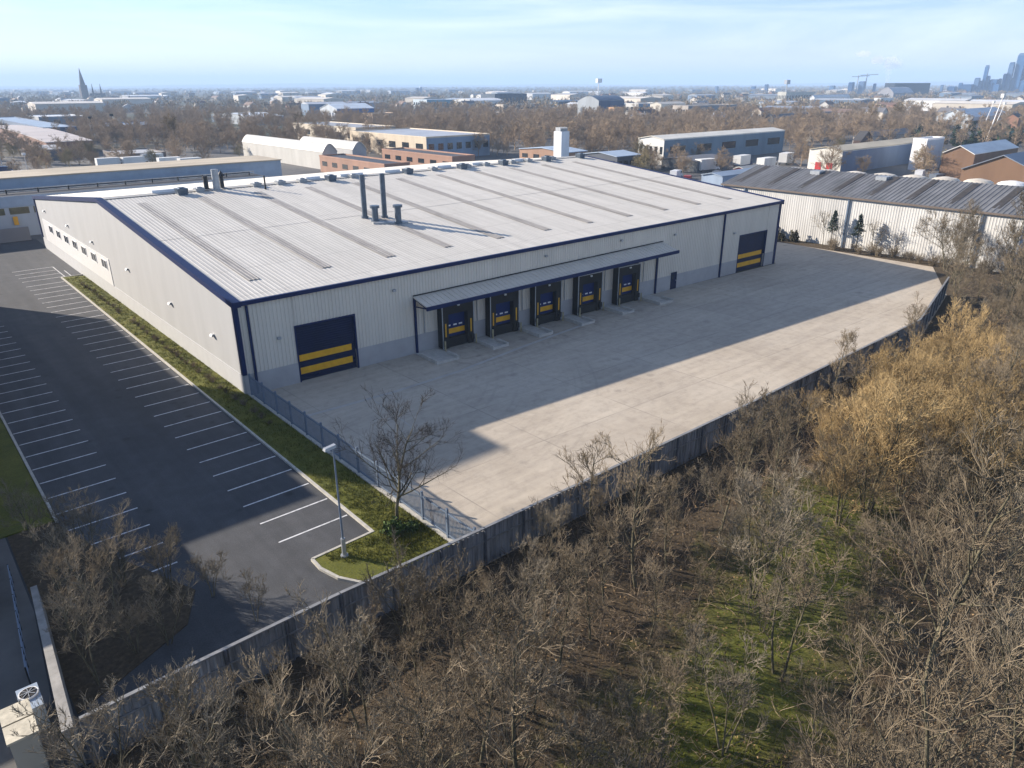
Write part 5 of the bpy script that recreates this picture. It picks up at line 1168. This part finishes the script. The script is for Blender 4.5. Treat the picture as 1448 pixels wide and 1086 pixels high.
for i, (u, vt, hw, lab) in enumerate(TW):
    vb = 132.5 if u > 1190 else 131.0
    x, y = G(u, vb); d = math.hypot(x, y); r_ = ray(u, vt); tz = CAM_H + r_[2] * d / math.hypot(r_[0], r_[1])
    hwm = hw / FPX * d * (0.34 if u > 1340 and vt < 112 else 0.44); e = empty('tower_block', (x, y, 0), lab, 'tower')
    mb = MB(); mb.box(x - hwm, y - hwm, 0, x + hwm, y + hwm, tz * 0.94); mb.build('body', M_tw[i % 3], e)
    mb = MB(); mb.hexa([(x - hwm * .9, y - hwm * .9, tz * .94), (x + hwm * .9, y - hwm * .9, tz * .94), (x + hwm * .9, y + hwm * .9, tz * .94), (x - hwm * .9, y + hwm * .9, tz * .94), (x - hwm * .8, y - hwm * .8, tz * 0.985), (x + hwm * .8, y - hwm * .8, tz), (x + hwm * .8, y + hwm * .8, tz), (x - hwm * .8, y + hwm * .8, tz * 0.985)]); mb.build('crown_storey', M_tw[(i + 1) % 3], e)
for u, vt, lab in ((1210, 106, 'tower crane beside the stepped dark towers'), (1222, 104, 'taller tower crane right of the stepped dark towers')):
    x, y = G(u, 132.5); d = math.hypot(x, y); r_ = ray(u, vt); tz = CAM_H + r_[2] * d / math.hypot(r_[0], r_[1]); e = empty('tower_crane', (x, y, 0), lab, 'crane')
    MB().box(x - .9, y - .9, 0, x + .9, y + .9, tz).build('mast', M_galv, e); MB().bar((x - 10, y + 12, tz - 4), (x + 16, y - 20, tz - 2), 1.4).build('jib', M_galv, e)

# ------------------------------------------------------------------ scattered houses and sheds of the suburb
def infoot(x, y, mrg=0):
    return any(a - mrg < x < c + mrg and b_ - mrg < y < d + mrg for a, b_, c, d in FOOT)
random.seed(44)
WC = [(0.28, 0.15, 0.10), (0.42, 0.38, 0.33), (0.55, 0.54, 0.52), (0.24, 0.17, 0.13), (0.5, 0.46, 0.4)]; RC = [(0.12, 0.075, 0.06), (0.10, 0.10, 0.11), (0.17, 0.12, 0.10), (0.30, 0.31, 0.33)]
HM = []
for i in range(10):
    L_, W_, h_, r_ = random.uniform(10, 26), random.uniform(7, 10), random.uniform(4.5, 6), random.uniform(2, 3.2)
    mb = MB(); pr = [(-W_ / 2, -.5), (-W_ / 2, h_), (0, h_ + r_), (W_ / 2, h_), (W_ / 2, -.5)]
    mb.add([(-L_ / 2, p, q) for p, q in pr] + [(L_ / 2, p, q) for p, q in pr], [tuple(range(5)), (9, 8, 7, 6, 5), (0, 5, 6, 1), (3, 8, 9, 4)])
    w_ = mb.mesh('wall', mat('house wall %d' % (i % 5), WC[i % 5], 0.8, 0.15, 0.1, rnd=0.25))
    rb = MB()
    for (p0, q0), (p1, q1) in zip(pr[1:3], pr[2:4]):
        rb.hexa([(-L_ / 2 - .3, p0, q0 + .02), (L_ / 2 + .3, p0, q0 + .02), (L_ / 2 + .3, p1, q1 + .02), (-L_ / 2 - .3, p1, q1 + .02), (-L_ / 2 - .3, p0, q0 + .25), (L_ / 2 + .3, p0, q0 + .25), (L_ / 2 + .3, p1, q1 + .25), (-L_ / 2 - .3, p1, q1 + .25)])
    for k in range(2): rb.box(-L_ / 4 + k * L_ / 2 - .5, -.4, h_ + r_ - .6, -L_ / 4 + k * L_ / 2 + .5, .4, h_ + r_ + 1.3)
    HM.append((w_, rb.mesh('roof', mat('house roof %d' % (i % 4), RC[i % 4], 0.8, 0.15, 0.1, rnd=0.3))))
SM = []
for i in range(8):
    L_, W_, h_ = random.uniform(25, 70), random.uniform(18, 35), random.uniform(6, 10)
    w_ = MB().box(-L_ / 2, -W_ / 2, -.5, L_ / 2, W_ / 2, h_).mesh('wall', mat('shed wall %d' % (i % 4), [(0.5, 0.5, 0.5), (0.10, 0.16, 0.25), (0.5, 0.46, 0.4), (0.25, 0.3, 0.36)][i % 4], 0.6, 0.1, 0.1, rnd=0.2))
    rb = MB(); pr = [(-W_ / 2 - .3, h_ + .01), (0, h_ + 1.5), (W_ / 2 + .3, h_ + .01)]
    rb.add([(-L_ / 2 - .3, p, q) for p, q in pr] + [(L_ / 2 + .3, p, q) for p, q in pr], [(0, 3, 4, 1), (1, 4, 5, 2), (0, 1, 2), (5, 4, 3)])
    SM.append((w_, rb.mesh('roof', mat('shed roof %d' % (i % 4), [(0.58, 0.59, 0.60), (0.35, 0.38, 0.42), (0.56, 0.52, 0.46), (0.22, 0.25, 0.30)][i % 4], 0.55, 0.12, 0.1, rnd=0.15))))
def scatter(u, v, protos, name, label, cat_, group, rad):
    x, y = G(u, v)
    if infoot(x, y, rad): return False
    FOOT.append((x - rad, y - rad, x + rad, y + rad))
    e = empty(name, (x, y, 0), label, cat_, group, random.choice((0, 1.571)) + random.uniform(-0.25, 0.25))
    for nm, me in zip(('wall', 'roof'), random.choice(protos)):
        o = bpy.data.objects.new(nm, me); COL.objects.link(o); o.parent = e
    return True
for k in range(290):
    u = random.uniform(-10, 1460); d = math.exp(random.uniform(math.log(420), math.log(2600))); v = HOR + 26800 / d
    if u < 900 and d < 620: continue
    if random.random() < (0.62 if u > 880 else 0.5): scatter(u, v, HM, 'suburban_house', 'small distant pitched-roof house among the bare trees', 'house', 'distant houses among trees', 9)
    else: scatter(u, v, SM, 'distant_shed', 'distant low industrial shed showing a pale roof', 'building', 'distant industrial sheds', 22)

# low hills along the horizon
xs_ = np.linspace(-15500, 15800, 120); rng = np.random.default_rng(12)
def ridge_h(a): return 30 + 14 * math.sin(a * 7) + 9 * math.sin(a * 17 + 1) + 5 * math.sin(a * 41)
Vh = []; na = 140
for i_ in range(na + 1):
    a = math.radians(-8 + 140 * i_ / na)
    for rr_, hh_ in ((11200, 0), (12600, ridge_h(a) * 0.8), (13800, ridge_h(a)), (15600, 0)): Vh.append((rr_ * math.cos(a), rr_ * math.sin(a), hh_ - 0.3))
Qh = [(i_ * 4 + j_, i_ * 4 + j_ + 1, i_ * 4 + j_ + 5, i_ * 4 + j_ + 4) for i_ in range(na) for j_ in range(3)]
o = obj('hills', mesh_np('hills', Vh, np.array(Qh)[:, ::-1], M_land)); tag(o, kind='structure')

# ------------------------------------------------------------------ tree belt and far wood
def far_tree(seed, H, m, n3=7, rmin=0.035):
    rng = np.random.default_rng(seed)
    P = np.zeros((1, 5, 3)); P[0, :, 2] = np.linspace(-.3, H * .8, 5); R = 0.17 * np.linspace(1, .25, 5)[None]
    L1 = children(rng, P, R, 22, 0.58, 56, 0.2, 5, 0.12, 0.06, .5, .05); L2 = children(rng, *L1, 9, 0.5, 46, 0.15, 3, 0.15, 0.2, .6, .04); L3 = children(rng, *L2, n3, 0.75, 44, 0.15, 2, 0.2, 0.1, .8, rmin)
    return mesh_np('bare_tree', *cat([tubes(P, R, 4), tubes(*L1, 3), tubes(*L2, 3), tubes(*L3, 3)]), m)
FT_ = [far_tree(300 + i, (9, 10.5, 8, 9.5)[i], (B_far, B_far, B_far2, B_far)[i]) for i in range(4)]
EV = [leafy(80 + i, 900, 3.2, 8.5, 0.5, B_green, 'evergreen_tree') for i in range(2)]
M_wil = mat('yellow willow twig', (0.20, 0.135, 0.045), 0.95, 0.3, 0.1, rnd=0.15)
WIL = far_tree(333, 9.5, M_wil, 8)
cand = []
random.seed(9)
while len(cand) < 2600:
    u = random.uniform(-60, 1500); d = math.exp(random.uniform(math.log(205), math.log(760)))
    x, y = G(u, HOR + 26800 / d)
    den = 0.9
    if u < 110 and d < 420: den = 0.25
    if 100 < u < 330 and d < 300: den = 0.5
    if 1000 < u < 1448 and d < 300: den = 0.10
    if 300 < u < 900 and d < 260: den = 0.0
    if random.random() > den or infoot(x, y, -1.0): continue
    cand.append((d, x, y, u))
cand.sort(); pl = []; belt = []; rest = []
for d, x, y, u in cand:
    if all((x - a) ** 2 + (y - b_) ** 2 > 17 for a, b_ in pl[-400:]): pl.append((x, y)); belt.append((d, x, y, u))
i = 0
for n_, (d, x, y, u) in enumerate(belt):
    hz = random.uniform(0.6, 1.1) * (0.85 if d < 280 or d > 520 else 0.95)
    if u > 1290 and 300 < d < 420 and random.random() < 0.55:
        o = obj('evergreen_tree', EV[n_ % 2], None, (x, y, -.2)); tag(o, 'dark green conical evergreen near the pale house at the right', 'tree', 'evergreens by the pale house'); o.scale = [hz * 0.9] * 3
    elif i < 74:
        i += 1; o = obj('bare_tree', FT_[n_ % 4], None, (x, y, -.2)); tag(o, 'fuzzy brown leafless tree in the belt beyond the estate', 'tree', 'bare trees in the belt beyond the estate'); o.scale = (hz * 1.1, hz * 1.1, hz)
    else:
        rest.append((x, y, hz * 1.05)); continue
    o.rotation_euler[2] = random.uniform(0, 6.28)
for (u, v, sc, lab) in ((250, 205, 1.25, 'large golden willow-like tree standing out left of the arched sheds'), (428, 190, 1.1, 'golden-brown tree behind the right end of the arched sheds'), (1232, 178, 1.2, 'broad pale brown tree clump crown behind the long terrace'), (1268, 176, 1.25, 'right-hand broad pale brown tree beside the pale house')):
    x, y = G(u, v); o = obj('bare_tree', WIL, None, (x, y, -.2)); o.scale = [sc] * 3; tag(o, lab, 'tree')
# the rest of the belt as one mass
LT = []
for k_ in range(3):
    rng = np.random.default_rng(500 + k_)
    P = np.zeros((1, 5, 3)); P[0, :, 2] = np.linspace(-.3, 8.0, 5); Rr = 0.17 * np.linspace(1, .25, 5)[None]
    L1 = children(rng, P, Rr, 18, 0.58, 56, 0.2, 4, 0.12, 0.06, .5, .06); L2 = children(rng, *L1, 8, 0.5, 46, 0.15, 3, 0.15, 0.2, .6, .05); L3 = children(rng, *L2, 5, 0.75, 44, 0.15, 2, 0.2, 0.1, .8, .045)
    LT.append(cat([tubes(P, Rr, 3), tubes(*L1, 3), tubes(*L2, 3), tubes(*L3, 3)]))
parts_ = []
for j_, (x, y, sc) in enumerate(rest):
    V, Q = LT[j_ % 3]; a_ = random.uniform(0, 6.28); c_, s_ = math.cos(a_) * sc, math.sin(a_) * sc
    parts_.append((np.c_[V[:, 0] * c_ - V[:, 1] * s_ + x, V[:, 0] * s_ + V[:, 1] * c_ + y, V[:, 2] * sc - .2], Q))
o = obj('distant_belt', mesh_np('distant_belt', *cat(parts_), B_far)); tag(o, kind='stuff'); print('belt rest', len(rest))
# far-off wood, one mass
def crown_cloud(pts, rng, hs, n=46, size=0.55):
    N = len(pts); c = np.repeat(np.c_[pts, np.zeros(N)], n, 0); s = np.repeat(hs, n)
    d = norm(rng.normal(size=(N * n, 3))); d[:, 2] = np.abs(d[:, 2]) * 1.25 - 0.15
    c = c + d * (rng.uniform(.35, 1, N * n) ** .5 * s * .62)[:, None] + np.c_[np.zeros((N * n, 2)), s * 0.42]
    a = norm(d + rng.normal(0, .5, (N * n, 3))) * (s * size * .35 * rng.uniform(.5, 1.3, N * n))[:, None]; b_ = norm(np.cross(a, rng.normal(size=(N * n, 3)))) * (s * .045 * rng.uniform(.5, 1.6, N * n))[:, None]
    V = np.stack([c - a, c - b_, c + a, c + b_], 1).reshape(-1, 3)
    return V, np.arange(4 * N * n).reshape(-1, 4)
rng = np.random.default_rng(31)
N = 5200; u = rng.uniform(-40, 1490, N); d = np.exp(rng.uniform(math.log(640), math.log(7000), N))
pts = np.array([G(uu, HOR + 26800 / dd) for uu, dd in zip(u, d)])
kp = np.array([not infoot(x, y, 0) for x, y in pts]); pts = pts[kp]; d = d[kp]

V, Q = crown_cloud(pts, rng, rng.uniform(5, 9.5, len(pts)) * (1 + 0.10 * np.clip(d / 1000 - 1, 0, 6)))
o = obj('far_wood', mesh_np('far_wood', V, Q, mat('far wood', (0.25, 0.195, 0.14), 0.95, 0.35, 0.02, col2=(0.29, 0.235, 0.155), spec=0.05))); tag(o, kind='stuff')
# smoke plume
rng = np.random.default_rng(2)
x, y = G(1255, 136.5); dd = math.hypot(x, y)
def ico(bm_v, bm_f, c, r, seed):
    import bmesh
    bm = bmesh.new(); bmesh.ops.create_icosphere(bm, subdivisions=3, radius=1)
    b0 = len(bm_v)
    for q in bm.verts:
        n = q.co; k = 1 + 0.22 * math.sin(n.x * 5 + seed) * math.sin(n.y * 6 + seed * 2) + 0.1 * math.sin(n.z * 11 + seed)
        bm_v.append((c[0] + n.x * r[0] * k, c[1] + n.y * r[0] * k, c[2] + n.z * r[1] * k))
    bm_f.extend([tuple(b0 + w_.index for w_ in f.verts) for f in bm.faces]); bm.free()
vs, fs = [], []
for k, (du, vv, r0, r1) in enumerate(((0, 112, 4, 16), (2, 98, 6, 14), (6, 88, 16, 12), (-14, 85, 14, 8), (14, 90, 10, 8), (-34, 76, 14, 6))):
    r_ = ray(1255 + du, vv); s_ = dd / math.hypot(r_[0], r_[1]); ico(vs, fs, (r_[0] * s_, r_[1] * s_, CAM_H + r_[2] * s_), (r0, r1), k)
M_smoke = bpy.data.materials.new('smoke'); M_smoke.use_nodes = True; t = M_smoke.node_tree; t.nodes.clear()
ou = t.nodes.new('ShaderNodeOutputMaterial'); pv = t.nodes.new('ShaderNodeVolumePrincipled'); pv.inputs['Color'].default_value = (0.97, 0.97, 0.98, 1); pv.inputs['Density'].default_value = 0.02; t.links.new(pv.outputs[0], ou.inputs['Volume'])
o = MB().add(vs, fs).build('smoke_plume', M_smoke); tag(o, 'pale drifting smoke plume above the horizon near the stadium', 'smoke', kind='stuff')
# haze
M_haze = bpy.data.materials.new('haze'); M_haze.use_nodes = True; t = M_haze.node_tree; t.nodes.clear()
ou = t.nodes.new('ShaderNodeOutputMaterial'); pv = t.nodes.new('ShaderNodeVolumePrincipled'); pv.inputs['Color'].default_value = (0.52, 0.72, 1.0, 1); pv.inputs['Density'].default_value = 0.00021; pv.inputs['Anisotropy'].default_value = 0.0
t.links.new(pv.outputs[0], ou.inputs['Volume'])
o = MB().box(-16500, -3500, -1.5, 16500, 16500, 190).build('haze', M_haze); tag(o, kind='stuff')
